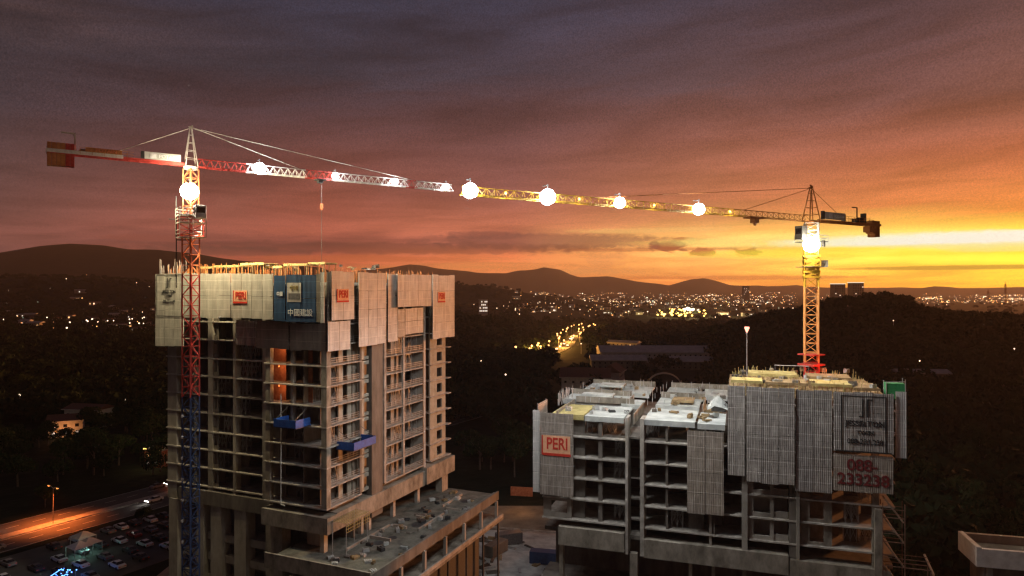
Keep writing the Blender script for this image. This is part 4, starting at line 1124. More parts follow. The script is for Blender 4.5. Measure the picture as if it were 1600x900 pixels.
    if L:
        c = loc_dir((.7, -1.9, 0)); fd = loc_dir((0, -3.4, 0))
        floodlight(T, c.x, c.y, 75.0, 2.9, M['lamp_warm'], 0, W, fill=0)
        for q, e in (((4.2, 1.5, -3.2), 42000), ((-3.8, -.5, -2.2), 9000)):
            c2 = loc_dir(q); A = loc_dir((q[0] * .35, q[1] + 2.0, -3.4)).normalized()
            add_point('flood_beam', (c2.x, c2.y, 75.4 + q[2] * .3), e, (1.0, .84, .5), .4, T, spot=R(160), rot=(-A).to_track_quat('Z', 'Y').to_euler(), blend=.3)
        add_point('flood_spill', (fd.x, fd.y, 78.2), 1800, (1.0, .8, .55), .4, T)
        for px, sz, en in ((402, 2.1, 8000), (520, 1.25, 6500), (612, 1.25, 8000), (692, 1.35, 8000)):
            floodlight(T, tx(px), -1.3, zj + .55, sz, M['lamp_white'], en, W, fill=170, cone=150)
    else:
        c = loc_dir((-.9, -2.1, 0))
        floodlight(T, c.x, c.y, 67.0, 2.8, M['lamp_warm'], 0, W, fill=0)
        for q, e in (((-4.2, -2.5, -1.5), 5500), ((4.2, -2.5, -1.5), 5500)):
            c2 = loc_dir(q); A = loc_dir((q[0] * .3, -.6, -3)).normalized()
            add_point('flood_beam', (c2.x, c2.y, 67.0), e, (1.0, .85, .6), .4, T, spot=R(150), rot=(-A).to_track_quat('Z', 'Y').to_euler())
        c2 = loc_dir((0, -3.9, 0)); add_point('flood_spill', (c2.x, c2.y, 68.3), 260, (1.0, .9, .75), .4, T)
        for px, sz, en in ((728, 1.95, 6000), (848, 2.15, 20000), (960, 1.6, 17000), (1083, 1.8, 24000)):
            floodlight(T, tx(px), 1.1, zj + .35, sz, M['lamp_white'], en, W, fill=150, front=1, cone=155, aim=(0, 0, -1))
        for px in (790, 905, 1022, 1140):
            b = MB(); x = tx(px); b.sphere((x, 0, zj + .62), .16); b.build('work_or_added_lamp', M['lamp_yellow'], T)
            add_point('work_or_added_glow', (x, .1, zj + .38), 110, (1.0, .9, .4), .1, T)
    return T
CL = crane('L'); CR = crane('R')

# ------------------------------------------------------------------ foreground ground, road, car park
tag(MB().box(-74, 78, 60, 188, .0, .03).build('site_ground', M['mud']), kind='structure')
dR = Vector((.53, .85, 0)).normalized(); nR = Vector((-dR.y, dR.x, 0))
c0 = Vector((-112.3, 168.4, 0))
def strip(name, off, half, a, b, z, mat, z0=0.0):
    mb = MB()
    p = [c0 + nR * (off - half) + dR * a, c0 + nR * (off + half) + dR * a, c0 + nR * (off + half) + dR * b, c0 + nR * (off - half) + dR * b]
    mb.prism([(q.x, q.y) for q in p][::-1], z0, z)
    return mb.build(name, mat)
tag(strip('road', 0, 4.5, -130, 180, .08, M['asphalt']), kind='structure')
tag(strip('road', 12.5, 4.5, -130, 180, .08, M['asphalt']), kind='structure')
tag(strip('median', 6.25, 1.55, -130, 180, .25, M['kerb']), kind='structure')
mk = MB()
for off in (0, 12.5):
    for k in range(-20, 30):
        p = c0 + nR * off + dR * (k * 6)
        q = [p - nR * .08, p + nR * .08, p + nR * .08 + dR * 3, p - nR * .08 + dR * 3]
        mk.face([(v.x, v.y, .085) for v in q][::-1])
for off in (-4.2, 4.2, 8.3, 16.7):
    q = [c0 + nR * (off - .07) + dR * -130, c0 + nR * (off + .07) + dR * -130, c0 + nR * (off + .07) + dR * 180, c0 + nR * (off - .07) + dR * 180]
    mk.face([(v.x, v.y, .085) for v in q][::-1])
tag(mk.build('road_markings', M['paint']), kind='structure')
tag(strip('car_park', -24, 16, -50, 20, .07, M['asphalt'], .0), kind='structure')

def street_lamp(loc, rz, double, label, group, lit=True, energy=900, hgt=9.0):
    t = empty('street_lamp', loc, rz, label, 'street lamp', group)
    MB().bar((0, 0, 0), (0, 0, hgt), .18, .1, sides=8).build('pole', M['steel'], t)
    for s in ((-1, 1) if double else (1,)):
        MB().bar((0, 0, hgt - .1), (s * 1.9, 0, hgt + .35), .1, .08, sides=6).build('arm', M['galv'], t)
        hd = MB(); hd.box(s * 2.2 - .45, s * 2.2 + .45, -.16, .16, hgt + .28, hgt + .42); hb = hd.build('lamp_head', M['steel'], t)
        g_ = MB(); g_.sphere((s * 2.2, 0, hgt + .22), .3, sz=.6); g_.build('bulb', M['lamp_sodium'] if lit else M['steel'], hb)
        if lit and energy: add_point('street_glow', (s * 2.2, 0, hgt - .1), energy, (1.0, .18, .03), .25, t, spot=R(122), rot=(0, 0, 0), blend=.8)
    return t
GL = 'street lamps along the near road'
for i, (a, lit) in enumerate(((8, True), (-34, False), (52, True), (88, False))):
    p = c0 + nR * 6.25 + dR * (a - 6)
    street_lamp((p.x, p.y, .25), math.atan2(nR.y, nR.x), True,
                ['double armed street lamp glowing orange beside a lit tree on the near road', 'unlit double street lamp at the left edge of the near road', 'orange double street lamp beside the left tower edge', 'far unlit double street lamp beyond the left tower edge'][i], GL, lit, 15000)

# cars
def make_car(paint):
    t = empty('parked_car', (0, 0, 0))
    prof = [(-2.2, .35), (2.2, .35), (2.25, .75), (1.9, .9), (1.1, .98), (-1.6, 1.0), (-2.2, .9)]
    mb = MB(); n = len(prof)
    rows = []
    for y, k in ((-.86, .0), (-.8, 1), (.8, 1), (.86, 0)):
        rows.append([(x * (1 if k else .985), y, z if k else z * .93 + .03) for x, z in prof])
    for r in range(3):
        for i in range(n):
            mb.face([rows[r][i], rows[r][(i + 1) % n], rows[r + 1][(i + 1) % n], rows[r + 1][i]])
    mb.face(rows[0][::-1]); mb.face(rows[3])
    roof = [(-1.45, 1.0), (.95, .98), (.35, 1.42), (-.95, 1.45)]
    mb.box(-.95, .35, -.58, .58, 1.41, 1.46)
    mb.build('body', paint, t)
    g_ = MB(); a = [(x, -.72, z) if z < 1.2 else (x, -.58, z) for x, z in roof]; b = [(x, -y, z) for x, y, z in a]
    for i in range(4): g_.face([a[i], a[(i + 1) % 4], b[(i + 1) % 4], b[i]])
    g_.face(a[::-1]); g_.face(b); g_.build('windows', M['carglass'], t)
    for x in (-1.35, 1.4):
        for y in (-.8, .8):
            MB().bar((x, y - .1, .33), (x, y + .1, .33), .66, sides=12).build('wheel', M['rubber'], t)
    for y in (-.6, .6):
        MB().box(2.2, 2.28, y - .18, y + .18, .6, .75).build('headlight', M['galv'], t)
        MB().box(-2.26, -2.18, y - .18, y + .18, .65, .8).build('taillight', M['red'], t)
    return t
paints = [noisy('car_white', (.6, .6, .6), (.72, .72, .72), 1, rough=.3, bump=0), noisy('car_grey', (.12, .12, .13), (.2, .2, .21), 1, rough=.3, bump=0),
          noisy('car_dark', (.02, .02, .025), (.04, .04, .045), 1, rough=.3, bump=0), noisy('car_red', (.25, .02, .02), (.3, .03, .03), 1, rough=.3, bump=0)]
cn = ['white', 'grey', 'black', 'red']
protos = []
for i, p_ in enumerate(paints): protos.append(make_car(p_))
used = [False] * 4
def place_car(ci, loc, rz, label, group):
    o = protos[ci] if not used[ci] else copy_tree(protos[ci])
    used[ci] = True
    o.location = loc; o.rotation_euler = (0, 0, rz)
    tag(o, label, 'car', group); return o
ra = math.atan2(dR.y, dR.x)
car_spots = [(1, -12, 6, 0), (0, -12, 9.2, 0), (2, -12, 12.4, 0), (0, -12, -1, 0), (1, -20, -4, 0), (2, -20, 0, 0), (0, -21, 4, 0), (3, -20, 8, 0), (2, -28, -12, 1), (0, -28, -8, 1), (1, -28, -3, 1), (2, -29, 2, 1), (0, -34, 8, 1), (2, -35, 12, 1), (1, -14, -16, 0), (0, -22, -20, 0), (2, -22, -14, 0), (1, -33, -18, 1), (0, -13, 16, 0), (2, -13, 19.5, 0), (1, -20, 12, 0), (2, -20, 15.5, 0), (0, -28, 6, 1), (2, -27, 10, 1), (1, -28, 14, 1), (0, -35, -4, 1), (2, -35, 1, 1), (1, -36, -10, 1), (2, -12, -6, 0), (0, -21, -9, 0), (1, -27, -24, 1), (3, -35, 17, 1), (1, -13, -26, 0), (2, -20, -28, 0)]
for i, (ci, off, al, tr) in enumerate(car_spots):
    p = c0 + nR * off + dR * al
    place_car(ci, (p.x, p.y, .075), ra + R(90) + random.uniform(-.05, .05), '%s car parked with its lights off in the dark car park' % cn[ci], 'cars parked in the car park')
# driving cars with headlights on
for i, (ci, off, al, d, lb) in enumerate(((0, 2, 26, -1, 'white car with bright headlights driving on the near road, middle of the lit stretch'), (1, -2, -14, -1, 'grey car with bright headlights at the left edge of the near road'), (2, 11, -12, 1, 'black car on the far carriageway at the left edge'), (1, 14, 34, 1, 'grey car on the far carriageway near the left tower'))):
    p = c0 + nR * off + dR * al
    car = place_car(ci, (p.x, p.y, .085), ra + (math.pi if d < 0 else 0), lb, 'cars driving on the near road')
    hl = MB()
    for y in (-.6, .6): hl.box(2.285, 2.36, y - .2, y + .2, .55, .78)
    o = hl.build('headlight', M['headlight'], car); o['label'] = 'switched on headlight pair'
    add_point('headlight_beam', (2.6, 0, .75), 350, (1.0, .92, .8), .15, car, spot=R(70), rot=(R(86), 0, R(-90)))

yp = [P(px_, py_, 60 * F / (py_ - 450)) for px_, py_ in ((655, 905), (700, 826), (872, 832), (905, 905))]
ym = MB(); ym.prism([(q.x, q.y) for q in yp][::-1], .0, .06); tag(ym.build('yard_paving', M['deck']), kind='structure')
# market tents and blue lit kiosk in the car park
def tent(loc, rz, label, mat, lit):
    t = empty('canopy_tent', loc, rz, label, 'tent', 'small tents by the car park')
    s = MB(); s.face([(-2, -2, 2.4), (2, -2, 2.4), (0, 0, 3.5)]); s.face([(2, -2, 2.4), (2, 2, 2.4), (0, 0, 3.5)]); s.face([(2, 2, 2.4), (-2, 2, 2.4), (0, 0, 3.5)]); s.face([(-2, 2, 2.4), (-2, -2, 2.4), (0, 0, 3.5)])
    o = s.build('canopy', mat, t); m = o.modifiers.new('s', 'SOLIDIFY'); m.thickness = .05
    for x in (-1.9, 1.9):
        for y in (-1.9, 1.9): MB().bar((x, y, 0), (x, y, 2.4), .08).build('pole', M['galv'], t)
    if lit:
        MB().sphere((0, 0, 2.1), .2).build('bulb', M['lamp_teal'], t)
        add_point('tent_glow', (0, 0, 1.9), 120, (.45, 1.0, .85), .2, t)
for i, (px, py, lb) in enumerate(((124, 856, 'teal lit canopy tent, the larger of the pair by the car park'), (139, 850, 'small teal lit canopy tent right beside the larger one'), (130, 840, 'pale canopy tent in front of the orange lit road'))):
    D = 58 * F / (py - 450) ; q = P(px, py, D)
    tent((q.x, q.y, .05), ra, lb, M['white_wall'], i < 2)
q = P(90, 890, 57 * F / 440)
t = empty('light_display', (q.x, q.y, .05), ra + .5, 'blue glowing festoon lights on a low frame at the bottom left of the car park', 'light display')
s = MB()
for x in (-3, 0, 3):
    for y in (-1.6, 1.6): s.bar((x, y, 0), (x, y, 1.6 + .2 * x % .5), .1)
s.build('frame', M['steel'], t)
s = MB()
for i in range(26):
    s.sphere((random.uniform(-3.4, 3.4), random.uniform(-1.8, 1.8), random.uniform(.9, 2.1)), random.uniform(.05, .13), 6, 4)
s.bar((-3.2, -1.6, 1.7), (.5, -1.5, 1.9), .06); s.bar((.2, 1.6, 1.5), (3.2, 1.5, 1.8), .06)
s.build('bulb', M['lamp_blue'], t)
add_point('blue_glow', (0, 0, 2.2), 500, (.1, .3, 1.0), .3, t)

# construction yard between the two buildings: containers, walls
def container(loc, rz, mat, label):
    t = empty('site_container', loc, rz, label, 'container', 'containers in the yard')
    mb = MB(); mb.box(-3, 3, -1.2, 1.2, .15, 2.7)
    for k in range(20): mb.box(-2.95 + k * .3, -2.83 + k * .3, -1.24, -1.2, .3, 2.55)
    mb.build('body', mat, t)
    d = MB(); d.box(3.0, 3.05, -1.1, -.03, .25, 2.6); d.box(3.0, 3.05, .03, 1.1, .25, 2.6); d.build('door', M['steel'], t)
for i, (px, py, m, lb) in enumerate(((795, 850, 'steel', 'dark container in the middle of the yard between the towers'), (775, 866, 'concrete_dark', 'grey container left of the dark one in the yard'), (735, 885, 'green', 'green container at the bottom of the yard'), (700, 893, 'galv', 'pale container beside the podium at the frame bottom'), (850, 880, 'navy', 'navy container by the left corner of the right block'))):
    D = 60 * F / (py - 450); q = P(px, py, D)
    container((q.x, q.y, .04), R(20 + i * 37), M[m], lb)
for i in range(26):
    px, py = random.uniform(690, 860), random.uniform(835, 900)
    D = 60 * F / (py - 450); q = P(px, py, D)
    mb = MB(); n = random.randint(3, 7)
    for k in range(n): mb.box(-1.4, 1.4, k * .22 - .7, k * .22 - .55, 0, random.uniform(.1, .5))
    o = mb.build('timber_pile', random.choice([M['ply'], M['galv'], M['concrete_dark'], M['dark']]), None, (q.x, q.y, .035), random.uniform(0, 3)); tag(o, 'low pile of boards lying in the yard between the towers', 'timber', 'board piles in the yard')
q = P(690, 822, 60 * F / 372); q2 = P(880, 838, 60 * F / 388)
o = MB().bar(Vector((0, 0, .5)), Vector((q2.x - q.x, q2.y - q.y, .5)), .35).build('boundary_wall', M['slab'], None, (q.x, q.y, .3)); tag(o, 'pale low wall along the back of the yard', 'wall')
o = MB().box(-3.2, 3.2, -.15, .15, 0, 2.6).build('site_hoarding', M['orange_brown'], None, P(815, 775, 60 * F / 325).xy.to_3d(), R(-10)); tag(o, 'orange brown hoarding behind the yard beside the right block', 'fence')
add_point('yard_glow', P(812, 772, 186).xy.to_3d() + Vector((0, -3, 6)), 700, (1.0, .4, .12), .3)

# ------------------------------------------------------------------ trees
def leaf_cloud(n, rx, rz, zc, lobes, size, seed):
    r = np.random.default_rng(seed)
    cs = []
    for _ in range(lobes):
        d = r.normal(size=3); d /= np.linalg.norm(d); d[2] = abs(d[2]) * .9 - .25
        cs.append((d * [rx * .62, rx * .62, rz * .55], r.uniform(.34, .6) * rx))
    idx = r.integers(0, lobes, n)
    ctr = np.array([cs[i][0] for i in idx]); rr = np.array([cs[i][1] for i in idx])
    d = r.normal(size=(n, 3)); d /= np.linalg.norm(d, axis=1)[:, None]
    p = ctr + d * (rr * r.uniform(.55, 1.08, n) ** .6)[:, None] * [1, 1, .78]
    p[:, 2] += zc
    a = r.normal(size=(n, 3)); a /= np.linalg.norm(a, axis=1)[:, None]
    b = np.cross(a, d + r.normal(size=(n, 3)) * .5); b /= np.linalg.norm(b, axis=1)[:, None] + 1e-9
    s = (size * r.uniform(.5, 1.3, n))[:, None]
    V = np.stack([p - a * s, p - b * s * .6, p + a * s, p + b * s * .6], 1)
    return V.reshape(-1, 3), np.arange(4 * n).reshape(-1, 4)

def make_tree(i, h, rx, n, mat):
    t = empty('tree', (0, 0, 0))
    V, Fq = leaf_cloud(n, rx, h * .55, h * .52, 9 + i, .42, 100 + i)
    c = np_mesh('crown', V, Fq, mat); c.parent = t
    tr = MB(); tr.bar((0, 0, 0), (.15, .1, h * .45), .55, .36, sides=7)
    for k in range(5):
        a = k * 1.3 + i; tr.bar((.12, .08, h * (.32 + .03 * k)), (math.cos(a) * rx * .55, math.sin(a) * rx * .55, h * (.6 + .04 * k)), .24, .08, sides=5)
    tr.build('trunk', M['bark'], t)
    return t
tp = [make_tree(0, 11, 4.6, 1500, M['leaf']), make_tree(1, 13, 5.2, 1700, M['leaf_light']), make_tree(2, 9, 4.8, 1300, M['leaf']), make_tree(3, 15, 4.4, 1500, M['leaf'])]
tu = [False] * 4
def place_tree(x, y, s, label, group, i=None):
    i = random.randrange(4) if i is None else i
    o = tp[i] if not tu[i] else copy_tree(tp[i]); tu[i] = True
    o.location = (x, y, gz(x, y) - .2); o.rotation_euler = (0, 0, random.uniform(0, 6.28)); o.scale = (s * random.uniform(.85, 1.15), s * random.uniform(.85, 1.15), s)
    tag(o, label, 'tree', group); return o
random.seed(5)
def road_clear(x, y):
    v = Vector((x, y, 0)) - c0; off = v.dot(nR); al = v.dot(dR)
    return -42 < off < 20 and al > -60
cnt = 0
zones = [(0, 265, 190, 460, 85, 'dark tree in the wood behind the near road left of the left tower', 'trees in the wood on the left'),
         (690, 850, 215, 460, 50, 'dark tree in the wood between the two towers', 'trees in the wood between the towers'),
         (850, 1290, 230, 520, 30, 'dark tree on the slope behind the right block', 'trees behind the right block'),
         (1290, 1640, 115, 380, 125, 'dark tree on the slope right of the right block', 'trees on the right slope')]
for (pa, pb, da, db, n, lb, gr) in zones:
    k = 0
    while k < n:
        px = random.uniform(pa - 20, pb + 10); D = random.uniform(da ** .5, db ** .5) ** 2
        x, y = (px - 800) / F * D, D
        if road_clear(x, y) or (pa == 850 and D > 300 and 850 < px < 1110): continue
        place_tree(x, y, random.uniform(.75, 1.25), lb, gr); k += 1
# the orange lit tree next to the lamp
p = c0 + nR * 22 + dR * 8
place_tree(p.x - 1, p.y, .62, 'small tree lit orange by the double street lamp', 'trees by the road', 1)
p = c0 + nR * -10 + dR * 16
place_tree(p.x, p.y, .45, 'low dark tree between the car park and the near road', 'trees by the road', 2)

# far woods as one mass
def woods():
    r = np.random.default_rng(3)
    protoV = []
    for i in range(3):
        V, Fq = leaf_cloud(110, 6.5, 5.5, 6.0, 7, 1.55, 200 + i); protoV.append(V)
    out = []
    n = 9500
    px = r.uniform(-60, 1680, n * 5); D = np.exp(r.uniform(np.log(130), np.log(2300), n * 5))
    x = (px - 800) / F * D; y = D
    keep = []
    for i in range(n * 5):
        u, d = px[i], D[i]
        if d < 300 and not (u > 1420 and d > 135): continue
        if d < 300 and r.random() < .45: continue
        city = (830 < u < 1270 and d > 1120 and r.random() < .9) or (u < 300 and 800 < d < 1250 and r.random() < .55)
        if u > 1440 and d > 1100: city = r.random() < .9
        if 1270 <= u <= 1440 and d > 1100: city = True
        if 860 < u < 1115 and 300 < d < 700: city = r.random() < .95
        if u > 1500 and d < 180: city = True
        yy_ = 450 + 60 * F / d
        if 512 < yy_ < 560:
            uc = np.interp(yy_, [515, 521, 530, 540, 548, 556, 560], [925, 905, 893, 886, 872, 850, 818])
            if abs(u - uc) < 16: city = True
        if city: continue
        keep.append(i)
        if len(keep) >= n: break
    keep = np.array(keep); zz = ground(x[keep], y[keep])
    s = r.uniform(.7, 1.3, len(keep))
    for j in range(3):
        m = np.arange(len(keep)) % 3 == j
        V = protoV[j]
        th = r.uniform(0, 6.28, m.sum()); c, sn = np.cos(th), np.sin(th)
        vx = V[None, :, 0] * c[:, None] - V[None, :, 1] * sn[:, None]; vy = V[None, :, 0] * sn[:, None] + V[None, :, 1] * c[:, None]
        vz = np.repeat(V[None, :, 2], m.sum(), 0)
        sc = s[m][:, None]
        out.append(np.stack([vx * sc + x[keep][m][:, None], vy * sc + y[keep][m][:, None], vz * sc + zz[m][:, None] - 1], -1).reshape(-1, 3))
    V = np.concatenate(out)
    o = np_mesh('woods', V, np.arange(len(V)).reshape(-1, 4), M['canopy'])
    tag(o, 'dark mass of distant woodland over the hills and around the town', 'woods', kind='stuff')
woods()

# ------------------------------------------------------------------ houses and town
def house(loc, rz, w, l, h, rh, label, group=None, lit=1, name='house', wallm='white_wall', roofm='rooftile', cat='house', eave=.8):
    t = empty(name, loc, rz, label, cat, group)
    MB().box(-w / 2, w / 2, -l / 2, l / 2, -2, h).build('wall', M[wallm], t)
    e = eave; mb = MB()
    if rh > 0:
        mb.xprism([(-l / 2 - e, h), (l / 2 + e, h), (0, h + rh)], -w / 2 - e, w / 2 + e)
        rf = mb.build('roof', M[roofm], t)
        f = MB(); f.box(-w / 2 - e, w / 2 + e, -l / 2 - e - .15, -l / 2 - e - .01, h - .25, h + .12); f.build('fascia', M['white_wall'], rf)
    else:
        mb.box(-w / 2 - .3, w / 2 + .3, -l / 2 - .3, l / 2 + .3, h, h + .5); mb.build('roof', M[roofm], t)
    n = max(2, int(w / 4))
    for k in range(n):
        x = -w / 2 + (k + .5) * w / n
        for zf in ([h * .5] if h < 5 else [h * .25, h * .7]):
            f = MB(); f.box(x - .7, x + .7, -l / 2 - .08, -l / 2 - .002, zf - .6, zf + .7); fo = f.build('window', M['steel'], t)
            MB().box(x - .58, x + .58, -l / 2 - .1, -l / 2 - .085, zf - .5, zf + .6).build('pane', (random.choice([M['win_warm'], M['win_white']]) if random.random() < lit else M['carglass']), fo)
    return t
def at0(px, py, z=0):
    D = (ZC - z) * F / (py - 450); q = P(px, py, D); return q.x, q.y
# named houses
x, y = at0(105, 672, 2); house((x, y, gz(x, y)), R(25), 12, 9, 6.5, 2.2, 'long low roofed house with a lit orange porch in the dark wood on the left', None, .3)
add_point('porch_glow', (x + 4, y - 8, 3.0), 900, (1.0, .35, .1), .3)
o = MB().sphere((0, 0, 0), .4).build('porch_lamp', M['lamp_sodium'], None, (x + 1.5, y - 9, 3.2)); tag(o, 'glowing porch lamp in front of the low roofed house', 'lamp')
x, y = at0(140, 655, 3); house((x, y, gz(x, y)), R(-12), 16, 10, 8, 1.8, 'wide dark roofed house right behind the house with the orange porch', None, .0)
x, y = at0(248, 727, 0); house((x, y, gz(x, y)), R(-20), 7, 5, 5.5, 0, 'small brightly lit food kiosk at the left edge of the left tower', None, 1, 'kiosk', 'orange_brown', 'roofmetal', 'kiosk')
add_point('kiosk_glow', (x, y - 4, 7.5), 700, (1.0, .65, .25), .3)
s = MB()
for k in range(9): s.sphere((-3.4 + k * .85, -2.9, 6.0), .17)
o = s.build('light_string', M['lamp_yellow'], None, (x, y, gz(x, y)), R(-20)); tag(o, 'string of yellow bulbs along the roof edge of the lit kiosk', 'lights')
x, y = at0(915, 601, 4); house((x, y, gz(x, y)), R(-8), 27, 14, 9, 5, 'big tiled roof house with a pale upper wall behind the right block', None, .0, eave=1.2)
x, y = at0(958, 592, 4); house((x, y, gz(x, y)), R(70), 16, 11, 9, 4.5, 'tiled side wing right of the big tiled roof house', None, 0, eave=1.2)
x, y = at0(965, 575, 0); house((x, y, gz(x, y)), R(-3), 40, 22, 7, 3, 'dark hall roof behind the big tiled house', None, 0, 'hall', 'concrete_dark', 'roofmetal', 'hall')
x, y = at0(1020, 562, 0); house((x, y, gz(x, y)), R(-2), 90, 42, 8, 4, 'widest grey warehouse roof behind the right block', None, 0, 'warehouse', 'white_wall', 'roofmetal', 'warehouse')
x, y = at0(1090, 575, 0); house((x, y, gz(x, y)), R(-2), 60, 22, 6, 3, 'dark warehouse roof right of the widest one', None, 0, 'warehouse', 'concrete_dark', 'roofmetal', 'warehouse')
x, y = at0(975, 546, 0); house((x, y, gz(x, y)), R(-30), 30, 12, 7, 2, 'slanting pale roof left of the widest warehouse', None, .2, 'warehouse', 'white_wall', 'roofmetal', 'warehouse')
x, y = at0(1438, 556, 18); house((x, y, gz(x, y) + 1), R(-5), 30, 12, 6, 2, 'dim pale roof among the trees on the right slope', None, .0, 'hall', 'concrete_dark', 'roofmetal', 'hall')
# arch structure
q = P(1038, 604, 330)
t = empty('arch_canopy', (q.x, q.y, gz(q.x, q.y)), R(-10), 'pale open arch canopy standing behind the low roof', 'canopy')
zb = q.z - gz(q.x, q.y)
s = MB(); pts = [(math.cos(a) * 8, math.sin(a) * 6.5) for a in np.linspace(.15, math.pi - .15, 14)]
for y_ in (-1, 1):
    for a, b in zip(pts, pts[1:]): s.bar((a[0], y_, zb + a[1]), (b[0], y_, zb + b[1]), .5)
for a in pts: s.bar((a[0], -1, zb + a[1]), (a[0], 1, zb + a[1]), .25)
s.build('arch', M['roofmetal'], t)
s = MB(); s.box(-8.3, -7.7, -1, 1, 0, zb + 3); s.box(7.7, 8.3, -1, 1, 0, zb + 3); s.build('pier', M['concrete'], t)

# white tower building on the hill and the twin towers
def highrise(px, ytop, ybot, wpx, D, label, wall='white_wall', lit=.15, topm=None, cols=5):
    a = P(px, ybot, D); h = (ybot - ytop) / F * D; w = wpx / F * D
    g0 = gz(a.x, a.y); z0 = min(g0, a.z); hh = a.z - z0 + h
    t = empty('apartment_highrise', (a.x, a.y, z0), R(8), label, 'building', 'distant tall buildings')
    MB().box(-w / 2, w / 2, -w / 3, w / 3, -1, hh).build('wall', M[wall], t)
    MB().box(-w / 2 - .5, w / 2 + .5, -w / 3 - .5, w / 3 + .5, hh, hh + 1.6).build('roof', topm or M['roofmetal'], t)
    rows = max(3, int(h / 4.5))
    for r_ in range(rows):
        for c in range(cols):
            x = -w / 2 + (c + .5) * w / cols; z = hh - h + (r_ + .5) * h / rows
            MB().box(x - w / cols * .28, x + w / cols * .28, -w / 3 - .2, -w / 3 - .02, z - 1.1, z + 1.1).build('window', M['win_white'] if random.random() < lit else M['carglass'], t)
M['glowing_top'] = emis('glowing_roof', (1.0, .9, .7), 1.1)  # roofs glow themselves in place of lamp light falling on them
highrise(1309, 444, 468, 18, 1900, 'left one of the twin grey high rises with self glowing tops near the horizon', 'concrete_dark', .12, M['glowing_top'])
highrise(1337, 442, 468, 19, 1900, 'right one of the twin grey high rises with self glowing tops near the horizon', 'concrete_dark', .12, M['glowing_top'])
highrise(755, 469, 488, 13, 1250, 'lone white tower block on the dark hillside right of the left tower', 'white_wall', .7)
highrise(1165, 447, 462, 9, 3200, 'small dim tower block on the horizon left of the yellow crane', 'concrete_dark', .1)

# town: individual buildings and lamps, then the rest as one mass
random.seed(21)
TG = 'small buildings of the distant town'
def town_house(px, py, zone):
    x, y = at0(px, py, 0)
    z = gz(x, y); D = y
    w = random.uniform(10, 26); l = random.uniform(8, 14); h = random.uniform(4, 9)
    t = empty('town_building', (x, y, z), random.uniform(-.5, .5), zone, 'building', TG)
    MB().box(-w / 2, w / 2, -l / 2, l / 2, -1, h).build('wall', M[random.choice(['white_wall', 'concrete', 'plaster'])], t)
    mb = MB(); mb.xprism([(-l / 2 - 1, h), (l / 2 + 1, h), (0, h + random.uniform(1, 3))], -w / 2 - 1, w / 2 + 1); mb.build('roof', M[random.choice(['roofmetal', 'rooftile'])], t)
    for k in range(random.randint(1, 3)):
        xx = random.uniform(-w / 2 + 2, w / 2 - 2)
        MB().box(xx - 1.2, xx + 1.2, -l / 2 - .15, -l / 2 - .02, h * .3, h * .65).build('window', M[random.choice(['win_warm', 'win_white'])], t)
for _ in range(110):
    px = random.uniform(835, 1240); py = 462 + abs(random.gauss(0, 1)) * 17
    if py < 500 and gz(*at0(px, py, 0)) < 14: town_house(px, py, 'small house with lit windows in the distant town')
for _ in range(24):
    town_house(random.uniform(0, 250), random.uniform(486, 522), 'small building with lit windows on the wooded plain at the left')
for _ in range(16):
    town_house(random.uniform(790, 860), random.uniform(474, 492), 'low building with lit windows below the dark hill')

def far_lamp_proto(mat, s):
    t = empty('street_lamp', (0, 0, 0))
    MB().bar((0, 0, 0), (0, 0, 9), .3, .2, sides=5).build('pole', M['galv'], t)
    MB().sphere((0, 0, 9.3), s, 6, 4).build('bulb', mat, t)
    return t
def lamps(pts, mat, s, label, group):
    pr = far_lamp_proto(mat, s); first = True
    for (x, y, sc) in pts:
        o = pr if first else copy_tree(pr); first = False
        o.location = (x, y, gz(x, y)); o.scale = (sc, sc, 1); tag(o, label, 'street lamp', group)
# the orange lit road in the middle distance
road = [(818, 560), (850, 556), (872, 548), (886, 540), (893, 530), (905, 521), (925, 515)]
rp = [at0(a, b, 0) for a, b in road]
mb = MB()
for i in range(len(rp) - 1):
    a, b = Vector((*rp[i], 0)), Vector((*rp[i + 1], 0)); d = (b - a).normalized(); n = Vector((-d.y, d.x, 0)) * 7
    z = .4
    mb.face([(q.x, q.y, gz(q.x, q.y) + z + i * .02) for q in (a - n, b - n, b + n, a + n)])
tag(mb.build('far_road', M['asphalt']), kind='structure')
pts = []
for i in range(len(rp) - 1):
    a, b = Vector((*rp[i], 0)), Vector((*rp[i + 1], 0)); d = (b - a).normalized(); n = Vector((-d.y, d.x, 0)) * 8
    m = max(2, int((b - a).length / 21))
    for k in range(m):
        for s_ in (-1, 1):
            q = a.lerp(b, (k + random.uniform(-.3, .3)) / m) + n * s_ * random.uniform(.5, 1.7); pts.append((q.x, q.y, random.uniform(.8, 1.2)))
    q = a.lerp(b, .5); add_point('far_road_glow', (q.x, q.y, gz(q.x, q.y) + 7), 60000, (1.0, .42, .08), 1.0)
lamps(pts[:80], M['lamp_street'], .9, 'orange street lamp lining the lit road in the middle distance', 'street lamps along the far road')
for k in range(18):
    i = random.randrange(len(rp) - 1); q = Vector((*rp[i], 0)).lerp(Vector((*rp[i + 1], 0)), random.random())
    d = Vector((*rp[i + 1], 0)) - Vector((*rp[i], 0))
    o = place_car(random.choice([0, 1, 2]), (q.x + random.uniform(-4, 4), q.y + random.uniform(-4, 4), gz(q.x, q.y) + .5), math.atan2(-d.y, -d.x), 'tiny car with headlights on the orange lit far road', 'cars on the far road')
    hl = MB(); hl.sphere((2.6, -.6, .8), .55, 6, 4); hl.sphere((2.6, .6, .8), .55, 6, 4)
    hl.build('headlight', M['lamp_far_white'], o)
